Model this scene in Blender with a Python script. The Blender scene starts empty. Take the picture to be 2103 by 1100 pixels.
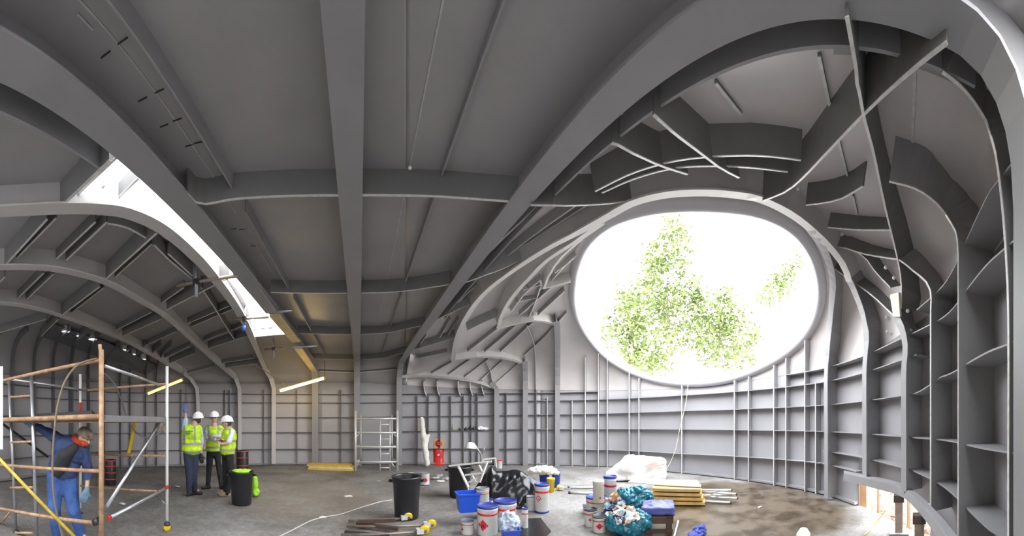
import bpy, bmesh, math, random
from mathutils import Vector, Matrix, noise
random.seed(7)
PI = math.pi
C = bpy.context.scene.collection
SC = bpy.context.scene

# ---------------------------------------------------------------- camera: a swept panorama (central cylindrical), eye 1.65 m up
H = 1.65; X0 = 738.0; Y0 = 865.0; R = 620.0
cd = bpy.data.cameras.new('camera'); cam = bpy.data.objects.new('camera', cd); C.objects.link(cam); SC.camera = cam
cd.type = 'PANO'
for ob in (cd, getattr(cd, 'cycles', None)):
    try:
        ob.panorama_type = 'CENTRAL_CYLINDRICAL'
        ob.central_cylindrical_range_u_min = -X0 / R
        ob.central_cylindrical_range_u_max = (2103 - X0) / R
        ob.central_cylindrical_range_v_min = -(1100 - Y0) / R
        ob.central_cylindrical_range_v_max = Y0 / R
        ob.central_cylindrical_radius = 1.0
    except Exception:
        pass
cam.location = (0, 0, H); cam.rotation_euler = (PI / 2, 0, 0)
cd.clip_start = 0.02; cd.clip_end = 400

# ---------------------------------------------------------------- sky, exposure
SKY = 5.0
w = bpy.data.worlds.new('sky'); SC.world = w; w.use_nodes = True
nt = w.node_tree; bg = nt.nodes['Background']
tc = nt.nodes.new('ShaderNodeTexCoord'); sp = nt.nodes.new('ShaderNodeSeparateXYZ'); mr = nt.nodes.new('ShaderNodeMapRange'); mx = nt.nodes.new('ShaderNodeMix')
mx.data_type = 'RGBA'
nt.links.new(tc.outputs['Generated'], sp.inputs[0]); nt.links.new(sp.outputs[2], mr.inputs[0])
mr.inputs[1].default_value = 0.0; mr.inputs[2].default_value = 1.0
nt.links.new(mr.outputs[0], mx.inputs[0])
mx.inputs[6].default_value = (1.0, 0.985, 0.97, 1); mx.inputs[7].default_value = (0.86, 0.92, 1.0, 1)
nt.links.new(mx.outputs[2], bg.inputs[0]); bg.inputs[1].default_value = SKY
SC.view_settings.view_transform = 'Standard'
try: SC.view_settings.look = 'None'
except Exception: pass
SC.view_settings.exposure = 1.5; SC.view_settings.gamma = 1.0; SC.view_settings.use_curve_mapping = False
try:
    SC.cycles.max_bounces = 10; SC.cycles.diffuse_bounces = 7; SC.cycles.glossy_bounces = 3; SC.cycles.sample_clamp_indirect = 6
except Exception: pass

def portal(name, loc, size, look):
    l = bpy.data.lights.new(name, 'AREA'); l.shape = 'RECTANGLE'; l.size, l.size_y = size
    try: l.cycles.is_portal = True
    except Exception: pass
    o = bpy.data.objects.new(name, l); C.objects.link(o); o.location = loc
    o.rotation_euler = Vector(look).to_track_quat('-Z', 'Y').to_euler()
    return o

# ---------------------------------------------------------------- materials
MATS = {}
def mat(name, col, rough=0.6, metal=0.0, noise_amt=0.0, scale=4.0, col2=None, bump=0.0, emit=None, estr=0.0, spec=0.5):
    if name in MATS: return MATS[name]
    m = bpy.data.materials.new(name); m.use_nodes = True; MATS[name] = m
    t = m.node_tree; b = t.nodes['Principled BSDF']
    b.inputs['Base Color'].default_value = (*col, 1); b.inputs['Roughness'].default_value = rough; b.inputs['Metallic'].default_value = metal
    try: b.inputs['Specular IOR Level'].default_value = spec
    except Exception: pass
    if col2 is None: col2 = tuple(c * (1 - noise_amt) for c in col)
    tc = t.nodes.new('ShaderNodeTexCoord'); n = t.nodes.new('ShaderNodeTexNoise'); n.inputs['Scale'].default_value = scale; n.inputs['Detail'].default_value = 5
    n.inputs['Roughness'].default_value = 0.62
    t.links.new(tc.outputs['Object'], n.inputs['Vector'])
    r = t.nodes.new('ShaderNodeValToRGB'); r.color_ramp.elements[0].position = 0.36; r.color_ramp.elements[1].position = 0.64
    r.color_ramp.elements[0].color = (*col2, 1); r.color_ramp.elements[1].color = (*col, 1)
    t.links.new(n.outputs['Fac'], r.inputs[0]); t.links.new(r.outputs[0], b.inputs['Base Color'])
    if bump:
        bp = t.nodes.new('ShaderNodeBump'); bp.inputs['Strength'].default_value = bump; bp.inputs['Distance'].default_value = 0.02
        t.links.new(n.outputs['Fac'], bp.inputs['Height']); t.links.new(bp.outputs[0], b.inputs['Normal'])
    if emit:
        b.inputs['Emission Color'].default_value = (*emit, 1); b.inputs['Emission Strength'].default_value = estr
    return m
STEEL = mat('primed_steel', (0.285, 0.28, 0.285), 0.5, 0, 0.09, 1.6, bump=0.03)
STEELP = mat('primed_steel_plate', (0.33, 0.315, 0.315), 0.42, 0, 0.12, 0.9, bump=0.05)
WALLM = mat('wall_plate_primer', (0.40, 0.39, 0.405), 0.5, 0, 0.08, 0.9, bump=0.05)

STIFF_SHADED = mat('shaded_stiffener_tone', (0.15, 0.15, 0.155), 0.5, 0, 0.1, 3)  # same steel darkened: shade on left and front wall stiffeners, as colour
EDGE = mat('lit_edge_tone', (0.66, 0.65, 0.62), 0.4, 0, 0.2, 20)  # painted highlight along the free edges of unflanged ribs
RIB_SHADED = mat('shaded_rib_tone', (0.18, 0.178, 0.17), 0.5, 0, 0.12, 2, bump=0.03)  # same steel darkened: shade on cross beams and dome ribs, as colour
RIB_LIT = mat('lit_rib_tone', (0.52, 0.505, 0.49), 0.5, 0, 0.08, 2, bump=0.03)  # same steel lightened: light on the arches and window ribs, as colour
DOME_LIT = mat('lit_dome_tone', (0.58, 0.545, 0.535), 0.36, 0, 0.12, 0.9, bump=0.06)  # dome plating lightened, the light bounced onto it is in the tone
# ---------------------------------------------------------------- mesh helpers
def obj(name, bm, m, parent=None, smooth=False):
    me = bpy.data.meshes.new(name)
    if isinstance(bm, bmesh.types.BMesh):
        bm.to_mesh(me); bm.free()
    else:
        me.from_pydata(*bm)
    if smooth:
        for p in me.polygons: p.use_smooth = True
    for q in (m if isinstance(m, (list, tuple)) else [m]): me.materials.append(q)
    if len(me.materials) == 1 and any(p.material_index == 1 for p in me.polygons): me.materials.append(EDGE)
    o = bpy.data.objects.new(name, me); C.objects.link(o)
    if parent is not None: o.parent = parent
    return o
def tag(o, label=None, cat=None, group=None, kind=None):
    if label: o['label'] = label
    if cat: o['category'] = cat
    if group: o['group'] = group
    if kind: o['kind'] = kind
    return o
def thing(name, label, cat, loc=(0, 0, 0), rz=0, group=None, kind=None):
    o = bpy.data.objects.new(name, None); C.objects.link(o); o.location = loc; o.rotation_euler = (0, 0, rz); o.empty_display_size = 0.1
    return tag(o, label, cat, group, kind)
def copy_tree(o, parent=None):
    c = o.copy(); C.objects.link(c)
    if parent is not None: c.parent = parent
    for ch in list(o.children): copy_tree(ch, c)
    return c
def V(*a): return Vector(a)
def box(bm, lo, hi, M=None):
    lo = Vector(lo); hi = Vector(hi)
    vs = [Vector((x, y, z)) for x in (lo.x, hi.x) for y in (lo.y, hi.y) for z in (lo.z, hi.z)]
    if M is not None: vs = [M @ v for v in vs]
    vs = [bm.verts.new(v) for v in vs]
    for f in ((0, 1, 3, 2), (4, 6, 7, 5), (0, 4, 5, 1), (2, 3, 7, 6), (0, 2, 6, 4), (1, 5, 7, 3)):
        bm.faces.new([vs[i] for i in f])
def frame_of(d, up=Vector((0, 0, 1))):
    d = d.normalized(); s = d.cross(up)
    if s.length < 1e-4: s = d.cross(Vector((1, 0, 0)))
    s.normalize(); return s, s.cross(d).normalized()
def bar(bm, a, b, w, h, up=Vector((0, 0, 1))):
    a = Vector(a); b = Vector(b); s, u = frame_of(b - a, up)
    vs = []
    for p in (a, b):
        for x, y in ((-1, -1), (1, -1), (1, 1), (-1, 1)): vs.append(bm.verts.new(p + s * x * w / 2 + u * y * h / 2))
    for f in ((0, 1, 2, 3), (7, 6, 5, 4), (0, 4, 5, 1), (1, 5, 6, 2), (2, 6, 7, 3), (3, 7, 4, 0)): bm.faces.new([vs[i] for i in f])
def tube(bm, pts, r, seg=10, closed=False, caps=True, rr=None, smooth=True):
    pts = [Vector(p) for p in pts]; n = len(pts); rings = []; u0 = None
    for i, p in enumerate(pts):
        if closed: d = pts[(i + 1) % n] - pts[i - 1]
        else: d = pts[min(i + 1, n - 1)] - pts[max(i - 1, 0)]
        if d.length < 1e-9: d = Vector((0, 0, 1))
        d.normalize()
        if u0 is None: s, u = frame_of(d)
        else:
            u = u0 - d * u0.dot(d)
            if u.length < 1e-6: s, u = frame_of(d)
            u.normalize(); s = d.cross(u)
        u0 = u; ra = rr[i] if rr else r
        rings.append([bm.verts.new(p + s * math.cos(2 * PI * k / seg) * ra + u * math.sin(2 * PI * k / seg) * ra) for k in range(seg)])
    m = n if closed else n - 1
    for i in range(m):
        A = rings[i]; B = rings[(i + 1) % n]
        for k in range(seg):
            f = bm.faces.new((A[k], A[(k + 1) % seg], B[(k + 1) % seg], B[k])); f.smooth = smooth
    if caps and not closed:
        bm.faces.new(rings[0][::-1]); bm.faces.new(rings[-1])
def lathe(bm, prof, seg=24, M=None, sx=1.0, sy=1.0):
    rings = []
    for r, z in prof:
        vs = []
        if r < 1e-5: vs = [bm.verts.new(M @ Vector((0, 0, z)) if M is not None else Vector((0, 0, z)))]
        else:
            for k in range(seg):
                v = Vector((r * sx * math.cos(2 * PI * k / seg), r * sy * math.sin(2 * PI * k / seg), z))
                vs.append(bm.verts.new(M @ v if M is not None else v))
        rings.append(vs)
    for A, B in zip(rings[:-1], rings[1:]):
        for k in range(seg):
            a = [A[k % len(A)], A[(k + 1) % len(A)], B[(k + 1) % len(B)], B[k % len(B)]]
            u = []
            for v in a:
                if v not in u: u.append(v)
            if len(u) > 2:
                try:
                    f = bm.faces.new(u); f.smooth = True
                except ValueError: pass
def ribbon(bm, A, B, th, cap=True):
    """a plate lofted between two 3D polylines, with thickness th"""
    n = len(A); rows = []
    for i in range(n):
        t = A[min(i + 1, n - 1)] - A[max(i - 1, 0)] + B[min(i + 1, n - 1)] - B[max(i - 1, 0)]
        s = t.cross(B[i] - A[i])
        s = s.normalized() * (th / 2) if s.length > 1e-9 else Vector((0, 0, th / 2))
        rows.append([bm.verts.new(q) for q in (A[i] - s, A[i] + s, B[i] + s, B[i] - s)])
    for i in range(n - 1):
        P, Q = rows[i], rows[i + 1]
        for k in range(4): bm.faces.new((P[k], P[(k + 1) % 4], Q[(k + 1) % 4], Q[k]))
    bm.faces.new(rows[0][::-1]); bm.faces.new(rows[-1])

# ---------------------------------------------------------------- the hull: plan radius, section, and sight lines
def interp(tab, x):
    if x <= tab[0][0]: return tab[0][1]
    if x >= tab[-1][0]: return tab[-1][1]
    for i in range(len(tab) - 1):
        if x <= tab[i + 1][0]:
            x0, y0 = tab[i]; x1, y1 = tab[i + 1]; t = (x - x0) / (x1 - x0)
            xm, ym = tab[max(i - 1, 0)]; xp, yp = tab[min(i + 2, len(tab) - 1)]
            m0 = (y1 - ym) / (x1 - xm) * (x1 - x0); m1 = (yp - y0) / (xp - x0) * (x1 - x0)
            return (2*t**3 - 3*t*t + 1) * y0 + (t**3 - 2*t*t + t) * m0 + (-2*t**3 + 3*t*t) * y1 + (t**3 - t*t) * m1
def lin(tab, x):
    if x <= tab[0][0]: return tab[0][1]
    for (x0, y0), (x1, y1) in zip(tab[:-1], tab[1:]):
        if x <= x1: return y0 + (y1 - y0) * (x - x0) / (x1 - x0)
    return tab[-1][1]
def AZ(x): return (x - X0) / R
DT = [(AZ(x), d) for x, d in ((-500, 7.0), (-300, 7.2), (-120, 7.7), (0, 8.3), (75, 9.1), (160, 10), (242, 10.8), (400, 11.2), (560, 11.5), (735, 11.6),
      (900, 11.6), (1100, 11.5), (1250, 11.0), (1403, 9.65), (1530, 8.5), (1690, 6.9), (1763, 5.95), (1850, 4.8), (1920, 4.15), (1985, 3.64), (2060, 2.85), (2130, 2.42), (2250, 1.97), (2350, 1.8))]
def D(az): return interp(DT, az)
ZC = 4.05; XIN = 1.78; AZD = math.atan2(XIN, 11.4)
def section(az):
    """knuckle height, cove width, dome lift"""
    zk = lin([(-1.2, 2.95), (0.0, 3.15), (0.3, 2.95), (1.0, 2.7), (1.7, 2.9), (2.0, 3.3), (2.2, 3.35)], az)
    w = lin([(-1.5, 3.2), (-0.35, 3.2), (-0.12, 1.1), (0.135, 1.1)], az)
    B = lin([(0.16, 0), (0.5, 1.6), (0.7, 2.1), (1.3, 2.1), (1.6, 1.3), (1.9, 0.5), (2.2, 0.15)], az)
    if az > AZD: w = max(1.1, D(az) - XIN / math.sin(az)) if az < 2.3 else 0.6
    return zk, w, B
def ZR(az, d):
    zk, w, B = section(az); u = min(1.0, max(0.0, (D(az) - d) / w))
    return zk + (ZC - zk + B * (1 - u)) * math.sqrt(max(0.0, 1 - (1 - u) ** 2))
def pol(az, d, z): return Vector((d * math.sin(az), d * math.cos(az), z))
def wallp(az, z): return pol(az, D(az), z)
def walln(az):
    t = wallp(az + 0.01, 0) - wallp(az - 0.01, 0); n = Vector((-t.y, t.x, 0)).normalized()
    return n if n.dot(wallp(az, 0)) < 0 else -n
def P(x, y, d): return pol(AZ(x), d, H + d * (Y0 - y) / R)
def PZ(x, y, z): return P(x, y, (z - H) * R / (Y0 - y))
def FL(x, y, z=0.0): return PZ(x, y, z)
def hull(az, t):
    """hull point hit by a sight line, and the inward normal there"""
    Dw = D(az); zk = section(az)[0]
    if H + t * Dw <= zk: return pol(az, Dw, H + t * Dw), walln(az)
    lo, hi = 0.05, Dw
    for _ in range(40):
        m = (lo + hi) / 2
        if H + t * m > ZR(az, m): hi = m
        else: lo = m
    d = lo
    e = 0.03
    def S(a, q): q = min(q, D(a) - 1e-4); return pol(a, q, ZR(a, q))
    q1 = max(d - e, 0.02); q2 = min(d + e, D(az) - 1e-4)
    a = S(az, q2) - S(az, q1); b = S(az + 0.012, d) - S(az - 0.012, d)
    n = a.cross(b); n.normalize()
    if n.dot(pol(az, d, ZR(az, d)) - Vector((0, 0, H - 0.6))) > 0: n = -n
    return pol(az, d, ZR(az, d)), n
def proj(p):
    az = math.atan2(p.x, p.y)
    if az < -2.2: az += 2 * PI
    return X0 + R * az, Y0 - R * (p.z - H) / math.hypot(p.x, p.y)
def resample(px, step):
    out = []
    cum = [0]
    for a, b in zip(px[:-1], px[1:]): cum.append(cum[-1] + math.hypot(b[0] - a[0], b[1] - a[1]))
    tx = list(zip(cum, [p[0] for p in px])); ty = list(zip(cum, [p[1] for p in px]))
    n = max(2, int(cum[-1] / step) + 1)
    f = interp if len(px) > 2 else lin
    return [(f(tx, cum[-1] * i / (n - 1)), f(ty, cum[-1] * i / (n - 1))) for i in range(n)]
def edge_solve(px, depth):
    """members stand off the hull by depth; find foot and free edge so that the free edge lies on these sight lines"""
    F, E, N = [], [], []
    for x, y in px:
        fx, fy = x, y
        for _ in range(7):
            f, n = hull(AZ(fx), (Y0 - fy) / R)
            e = f + n * depth
            qx, qy = proj(e)
            fx += (x - qx) * 0.8; fy += (y - qy) * 0.8
            fx = max(-600, min(2330, fx)); fy = max(-250, min(1250, fy))
        if f.z < 0.0:
            k = Vector((0, 0, -f.z)); f = f + k; e = e + k
        F.append(f); E.append(e); N.append(n)
    return F, E, N
def rib(bm, px, depth, flange=0.0, th=0.018, step=22, spline=True):
    q = resample(px, step)
    F, E, N = edge_solve(q, depth)
    ribbon(bm, [f - n * 0.02 for f, n in zip(F, N)], E, th)
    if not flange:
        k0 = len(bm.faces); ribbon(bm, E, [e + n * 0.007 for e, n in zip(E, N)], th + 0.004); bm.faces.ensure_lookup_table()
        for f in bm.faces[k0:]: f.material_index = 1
    if flange:
        n = len(E); A, B = [], []
        for i in range(n):
            t = E[min(i + 1, n - 1)] - E[max(i - 1, 0)]
            s = t.cross(N[i])
            s = s.normalized() * (flange / 2) if s.length > 1e-9 else Vector((0, 0, 0))
            A.append(E[i] - s); B.append(E[i] + s)
        ribbon(bm, A, B, 0.02)
    return F, E, N
def member(name, label, px, depth, flange=0.0, th=0.018, cat='steel rib', m=None, step=22, group=None):
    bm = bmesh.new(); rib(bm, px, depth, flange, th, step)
    bmesh.ops.recalc_face_normals(bm, faces=bm.faces)
    o = obj(name, bm, m or STEEL)
    return tag(o, label, cat, group, 'structure')
# ================================================================ THE HULL (structure)
HX = (-6.4, 1.1)
AZL, AZR = -1.75, 2.45
# window outline, as sight lines onto the dome
WIN = [(1176, 600), (1184, 540), (1206, 487), (1250, 445), (1310, 422), (1375, 412), (1440, 411), (1510, 417), (1575, 431), (1630, 462), (1665, 505), (1684, 555), (1688, 610),
       (1672, 665), (1634, 712), (1578, 749), (1510, 776), (1440, 787), (1370, 784), (1305, 766), (1248, 733), (1206, 687), (1184, 645)]
wpx = resample(WIN + [WIN[0]], 14)[:-1]
def inwin(x, y):
    c = False; n = len(wpx)
    for i in range(n):
        x1, y1 = wpx[i]; x2, y2 = wpx[i - 1]
        if (y1 > y) != (y2 > y) and x < (x2 - x1) * (y - y1) / (y2 - y1) + x1: c = not c
    return c
def grid_obj(name, rows, m, drop=None, kind='structure', th=0.0, parent=None, smooth=True):
    verts = []; faces = []; nr = len(rows); nc = len(rows[0])
    for r in rows: verts += [tuple(p) for p in r]
    for i in range(nr - 1):
        for j in range(nc - 1):
            if drop and drop((rows[i][j] + rows[i + 1][j + 1]) / 2): continue
            faces.append((i * nc + j, i * nc + j + 1, (i + 1) * nc + j + 1, (i + 1) * nc + j))
    o = obj(name, (verts, [], faces), m, parent, smooth)
    if th:
        md = o.modifiers.new('thick', 'SOLIDIFY'); md.thickness = th; md.offset = 0
    if kind: o['kind'] = kind
    return o
# floor
pts = [wallp(AZL + (AZR - AZL) * i / 120, 0) for i in range(121)]
bm = bmesh.new()
ring = [bm.verts.new(p * 1.0) for p in pts] + [bm.verts.new((3.5, -5, 0)), bm.verts.new((-9, -5, 0))]
f = bm.faces.new(ring); r = bmesh.ops.extrude_face_region(bm, geom=[f]); bmesh.ops.translate(bm, verts=[v for v in r['geom'] if isinstance(v, bmesh.types.BMVert)], vec=(0, 0, -0.12))
bmesh.ops.recalc_face_normals(bm, faces=bm.faces)
def floor_mat():
    m = bpy.data.materials.new('dusty_floor'); m.use_nodes = True; t = m.node_tree; b = t.nodes['Principled BSDF']
    N = t.nodes.new; L = t.links.new
    tc = N('ShaderNodeTexCoord')
    def noi(s, d=6, rough=0.6, off=(0, 0, 0)):
        mp = N('ShaderNodeMapping'); mp.inputs['Location'].default_value = off; L(tc.outputs['Object'], mp.inputs[0])
        n = N('ShaderNodeTexNoise'); n.inputs['Scale'].default_value = s; n.inputs['Detail'].default_value = d; n.inputs['Roughness'].default_value = rough
        L(mp.outputs[0], n.inputs['Vector']); return n.outputs['Fac']
    def ramp(src, p0, p1, c0, c1):
        r = N('ShaderNodeValToRGB'); r.color_ramp.elements[0].position = p0; r.color_ramp.elements[1].position = p1
        r.color_ramp.elements[0].color = (*c0, 1); r.color_ramp.elements[1].color = (*c1, 1); L(src, r.inputs[0]); return r.outputs[0]
    def mix(f, a, bb, mode='MIX'):
        x = N('ShaderNodeMix'); x.data_type = 'RGBA'; x.blend_type = mode
        if isinstance(f, float): x.inputs[0].default_value = f
        else: L(f, x.inputs[0])
        L(a, x.inputs[6])
        if isinstance(bb, tuple): x.inputs[7].default_value = (*bb, 1)
        else: L(bb, x.inputs[7])
        return x.outputs[2]
    base = ramp(noi(0.9), 0.35, 0.68, (0.17, 0.155, 0.14), (0.34, 0.325, 0.31))
    fine = ramp(noi(9, 8, 0.75), 0.3, 0.7, (0.45, 0.44, 0.43), (1.15, 1.15, 1.15))
    col = mix(0.8, base, fine, 'MULTIPLY')
    spk = ramp(noi(26, 3, 0.5, (3, 1, 0)), 0.66, 0.72, (0, 0, 0), (1, 1, 1))
    col = mix(spk, col, (0.5, 0.48, 0.45))
    # wet brown patch: a disc of its own with ragged edge
    def disc(cx, cy, r0, r1, wob=1.2):
        mp = N('ShaderNodeMapping'); mp.inputs['Location'].default_value = (-cx, -cy, 0); L(tc.outputs['Object'], mp.inputs[0])
        ln = N('ShaderNodeVectorMath'); ln.operation = 'LENGTH'; L(mp.outputs[0], ln.inputs[0])
        ad = N('ShaderNodeMath'); ad.operation = 'MULTIPLY_ADD'; L(noi(1.3, 5, 0.6, (7, 2, 0)), ad.inputs[0]); ad.inputs[1].default_value = wob; L(ln.outputs['Value'], ad.inputs[2])
        mr = N('ShaderNodeMapRange'); L(ad.outputs[0], mr.inputs[0]); mr.inputs[1].default_value = r0; mr.inputs[2].default_value = r1; mr.inputs[3].default_value = 1; mr.inputs[4].default_value = 0
        return mr.outputs[0]
    wet = disc(5.5, 2.1, 2.9, 3.4, 1.6)
    patch = ramp(noi(1.7, 6, 0.65, (1, 5, 0)), 0.42, 0.56, (0.05, 0.035, 0.018), (0.13, 0.10, 0.07))
    col = mix(wet, col, patch)
    st = disc(-1.3, 6.6, 2.1, 2.5); col2 = mix(0.35, col, (0.26, 0.20, 0.15)); col = mix(st, col, col2)
    L(col, b.inputs['Base Color'])
    rg = N('ShaderNodeMapRange'); L(wet, rg.inputs[0]); rg.inputs[3].default_value = 0.72; rg.inputs[4].default_value = 0.28; L(rg.outputs[0], b.inputs['Roughness'])
    bp = N('ShaderNodeBump'); bp.inputs['Strength'].default_value = 0.25; bp.inputs['Distance'].default_value = 0.01; L(noi(12, 8, 0.7), bp.inputs['Height']); L(bp.outputs[0], b.inputs['Normal'])
    return m
obj('floor', bm, floor_mat())['kind'] = 'structure'

# walls, in three lengths; a low opening at the right
def wall(name, a0, a1, hole=None):
    n = max(4, int((a1 - a0) / 0.012)); azs = [a0 + (a1 - a0) * i / n for i in range(n + 1)]
    if hole: azs = sorted(azs + [hole[0], hole[1]])
    rows = []
    for az in azs:
        zk = section(az)[0]
        rows.append([wallp(az, z) for z in (-0.12, 0.0, 0.5, 1.2, 1.9, 2.5, zk)])
    def drop(c):
        a = math.atan2(c.x, c.y)
        if a < -2.2: a += 2 * PI
        return hole and hole[0] < a < hole[1] and 0.0 < c.z < 0.5
    return grid_obj(name, rows, WALLM, drop, th=0.02)
OP = (AZ(1763), AZ(1912))
w_left = wall('wall_left', AZL, AZ(380))
w_front = wall('wall_front', AZ(380), AZ(1110))
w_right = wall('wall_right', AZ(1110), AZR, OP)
w_right.data.materials[0] = mat('wall_plate_dimmed_tone', (0.35, 0.34, 0.352), 0.5, 0, 0.08, 0.9, bump=0.05)  # same wall paint, darkened here to dim the light on this wall

# back of the hull behind the eye, with an unseen roof hatch added to let in light
BK = [wallp(AZL, 0), V(-6.6, -3.0, 0), V(1.1, -3.0, 0), wallp(AZR, 0)]
rows = [[Vector((p.x, p.y, z)) for z in (-0.12, 2.0, 4.3)] for p in BK]
grid_obj('wall_back', rows, WALLM, None, th=0.02, smooth=False)
xs = [-7.2, -6.4, -4.6, -2.6, -2.2, -0.4, 0.2, 1.1, 2.0]; yy = [-3.05, -2.8, -0.7, -0.2, 0.0]
def rz(p):
    return Vector((p.x, p.y, ZC))
grid_obj('ceiling_back', [[Vector((x, y, 4.09)) for y in yy] for x in xs], STEELP, lambda c: (HX[0] < c.x < HX[1]) and -2.8 < c.y < -0.2, th=0.02, smooth=False)
# ceiling over the left and middle bays, the skylight slot left open
def slotX(Y): return interp([(1.69, -2.5), (2.19, -2.2), (2.67, -2.06), (3.84, -2.08), (5.5, -2.2), (7.4, -2.72)], Y)
def in_slot(p): return 1.69 < p.y < 7.4 and slotX(p.y) - 0.07 < p.x < -1.70
rows = []
n = 230
for i in range(n + 1):
    az = AZL + (AZD - AZL) * i / n; Dw = D(az)
    rows.append([pol(az, max(Dw * q, 0.02), ZR(az, Dw * q)) for q in [0, .05, .1] + [0.1 + 0.9 * (k / 120) for k in range(1, 121)]])
ceil_ = grid_obj('ceiling', rows, STEELP, in_slot, th=0.015)
# overhead strip between the middle bays and the dome, up to the second girder line
rows = []
n = 150
for i in range(n + 1):
    az = AZD + (2.36 - AZD) * i / n; lim = XIN / math.sin(az) if az < 2.2 else D(az)
    rows.append([pol(az, max(lim * q, 0.02), ZR(az, lim * q)) for q in [k / 40 for k in range(41)]])
grid_obj('ceiling', rows, STEELP, lambda c: c.y < -0.2 and c.x < 1.1 and math.hypot(c.x, c.y) < 1.62, th=0.015)  # the cut-out belongs to the roof hatch added for light
# dome around the round window
rows = []
n = 330; nu = 170
for i in range(n + 1):
    az = AZD + (AZR - 0.2 - AZD) * i / n; lim = min(XIN / math.sin(az), D(az) - 0.4); Dw = D(az)
    rows.append([pol(az, Dw - (Dw - lim) * (1 - math.cos(PI / 2 * k / nu)), ZR(az, Dw - (Dw - lim) * (1 - math.cos(PI / 2 * k / nu)))) for k in range(nu + 1)])
dome = grid_obj('ceiling', rows, DOME_LIT, lambda c: inwin(*proj(c)), th=0.015)
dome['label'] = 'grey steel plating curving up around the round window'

# round window: deep rounded steel rim
RIM = mat('window_rim_paint', (0.42, 0.41, 0.43), 0.4, 0, 0.06, 3)
loop = [hull(AZ(x), (Y0 - y) / R) for x, y in wpx]
bm = bmesh.new()
tube(bm, [p + n * 0.03 for p, n in loop], 0.11, 12, closed=True)
win = obj('window_1', bm, RIM); tag(win, 'huge round window opening with a thick rounded grey steel rim', 'window', kind='structure')
bm = bmesh.new()
A = [p for p, n in loop]; B = [p - n * 0.35 for p, n in loop]
ribbon(bm, A + A[:1], B + B[:1], 0.03); obj('window_reveal', bm, RIM, win)

# slot upstand: brackets and plate standing above the roof, daylight put into the pale colour
WHITE = mat('daylit_coaming_tone', (0.62, 0.61, 0.62), 0.6, 0, 0.05, 2)
bm = bmesh.new()
ys = [1.69 + (7.4 - 1.69) * i / 40 for i in range(41)]
ribbon(bm, [V(slotX(y) - 0.12, y, 3.99) for y in ys], [V(slotX(y) - 0.2, y, 4.85) for y in ys], 0.02)
ribbon(bm, [V(slotX(y) - 0.26, y, 4.035) for y in ys], [V(slotX(y) - 0.0, y, 4.02) for y in ys], 0.012)
slot = obj('skylight_coaming', bm, WHITE); tag(slot, 'white daylit upstand plate along the long skylight slot', 'skylight', kind='structure')
for y in (2.0, 2.9, 3.8, 4.7, 5.6, 6.5):
    bm = bmesh.new(); ribbon(bm, [V(slotX(y) - 0.12, y, 4.0), V(slotX(y) - 0.2, y, 4.85)], [V(slotX(y) + 0.06, y, 4.0), V(slotX(y) - 0.1, y, 4.85)], 0.02)
    obj('coaming_bracket', bm, WHITE, slot)
bm = bmesh.new(); ribbon(bm, [V(-1.70, 7.4, 3.85), V(-2.72, 7.4, 3.85)], [V(-1.7, 7.5, 4.7), V(-2.72, 7.5, 4.7)], 0.02); obj('coaming_end', bm, WHITE, slot)
bm = bmesh.new(); ribbon(bm, [V(-1.70, 1.69, 4.0), V(-2.5, 1.69, 4.0)], [V(-1.7, 1.69, 4.5), V(-2.5, 1.69, 4.5)], 0.02); obj('coaming_end', bm, WHITE, slot)

# ---------------------------------------------------------------- main girders over the camera (straight T sections)
def girder(name, label, X, ys, fw, zb=3.8, zt=4.06, down=None, th=0.02):
    bm = bmesh.new(); E = [V(X, y, zb) for y in ys]; F = [V(X, y, zt) for y in ys]
    if down:
        E += down[0]; F += down[1]
    ribbon(bm, F, E, th)
    if fw:
        A, B = [], []
        for e in E: A.append(e - V(fw / 2, 0, 0)); B.append(e + V(fw / 2, 0, 0))
        ribbon(bm, A, B, 0.025)
    bmesh.ops.recalc_face_normals(bm, faces=bm.faces)
    return tag(obj(name, bm, STEEL), label, 'roof beam', None, 'structure')
def far_end(X, depth=0.25):
    """over the cove and down the front wall"""
    E, F = [], []
    az = math.atan2(X, 11.4); Dw = D(az) * math.cos(az)
    for k in range(1, 9):
        a = PI / 2 * k / 8
        E.append(V(X, Dw - 1.1 + 1.1 * math.sin(a) - depth * math.sin(a), 3.8 - (3.8 - 3.0) * (1 - math.cos(a))))
        F.append(V(X, Dw - 1.1 + 1.1 * math.sin(a), ZC - (ZC - 3.15) * (1 - math.cos(a))))
    E.append(V(X, Dw - depth, 0.0)); F.append(V(X, Dw, 0.0))
    return E, F
girder('roof_beam', 'wide grey steel roof beam running straight overhead down the middle', -0.085, [-1.2, 2, 5, 8, 10.4], 0.23, down=far_end(-0.085))
curve = [(-0.72, 3.79), (-0.86, 3.74), (-0.97, 3.63), (-1.04, 3.48), (-1.08, 3.3), (-1.1, 3.0), (-1.1, 0.0)]
dn = ([V(1.5, y, z) for y, z in curve], [V(1.5, y2, z2) for y2, z2 in ((-0.9, 4.06), (-1.15, 4.0), (-1.35, 3.85), (-1.5, 3.65), (-1.52, 3.4), (-1.52, 3.0), (-1.52, 0.0))])
Ef, Ff = far_end(1.5)
g = girder('roof_beam', 'broad grey steel beam arching over and beside the round window', 1.5, [-0.55, 0, 2, 5, 8, 10.4], 0.21, down=(Ef, Ff))
bm = bmesh.new(); ribbon(bm, [V(1.5, -0.55, 4.06)] + dn[1], [V(1.5, -0.55, 3.8)] + dn[0], 0.02)
ribbon(bm, [e - V(0.105, 0, 0) for e in [V(1.5, -0.55, 3.8)] + dn[0]], [e + V(0.105, 0, 0) for e in [V(1.5, -0.55, 3.8)] + dn[0]], 0.025)
obj('beam_knee', bm, STEEL, g)
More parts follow.
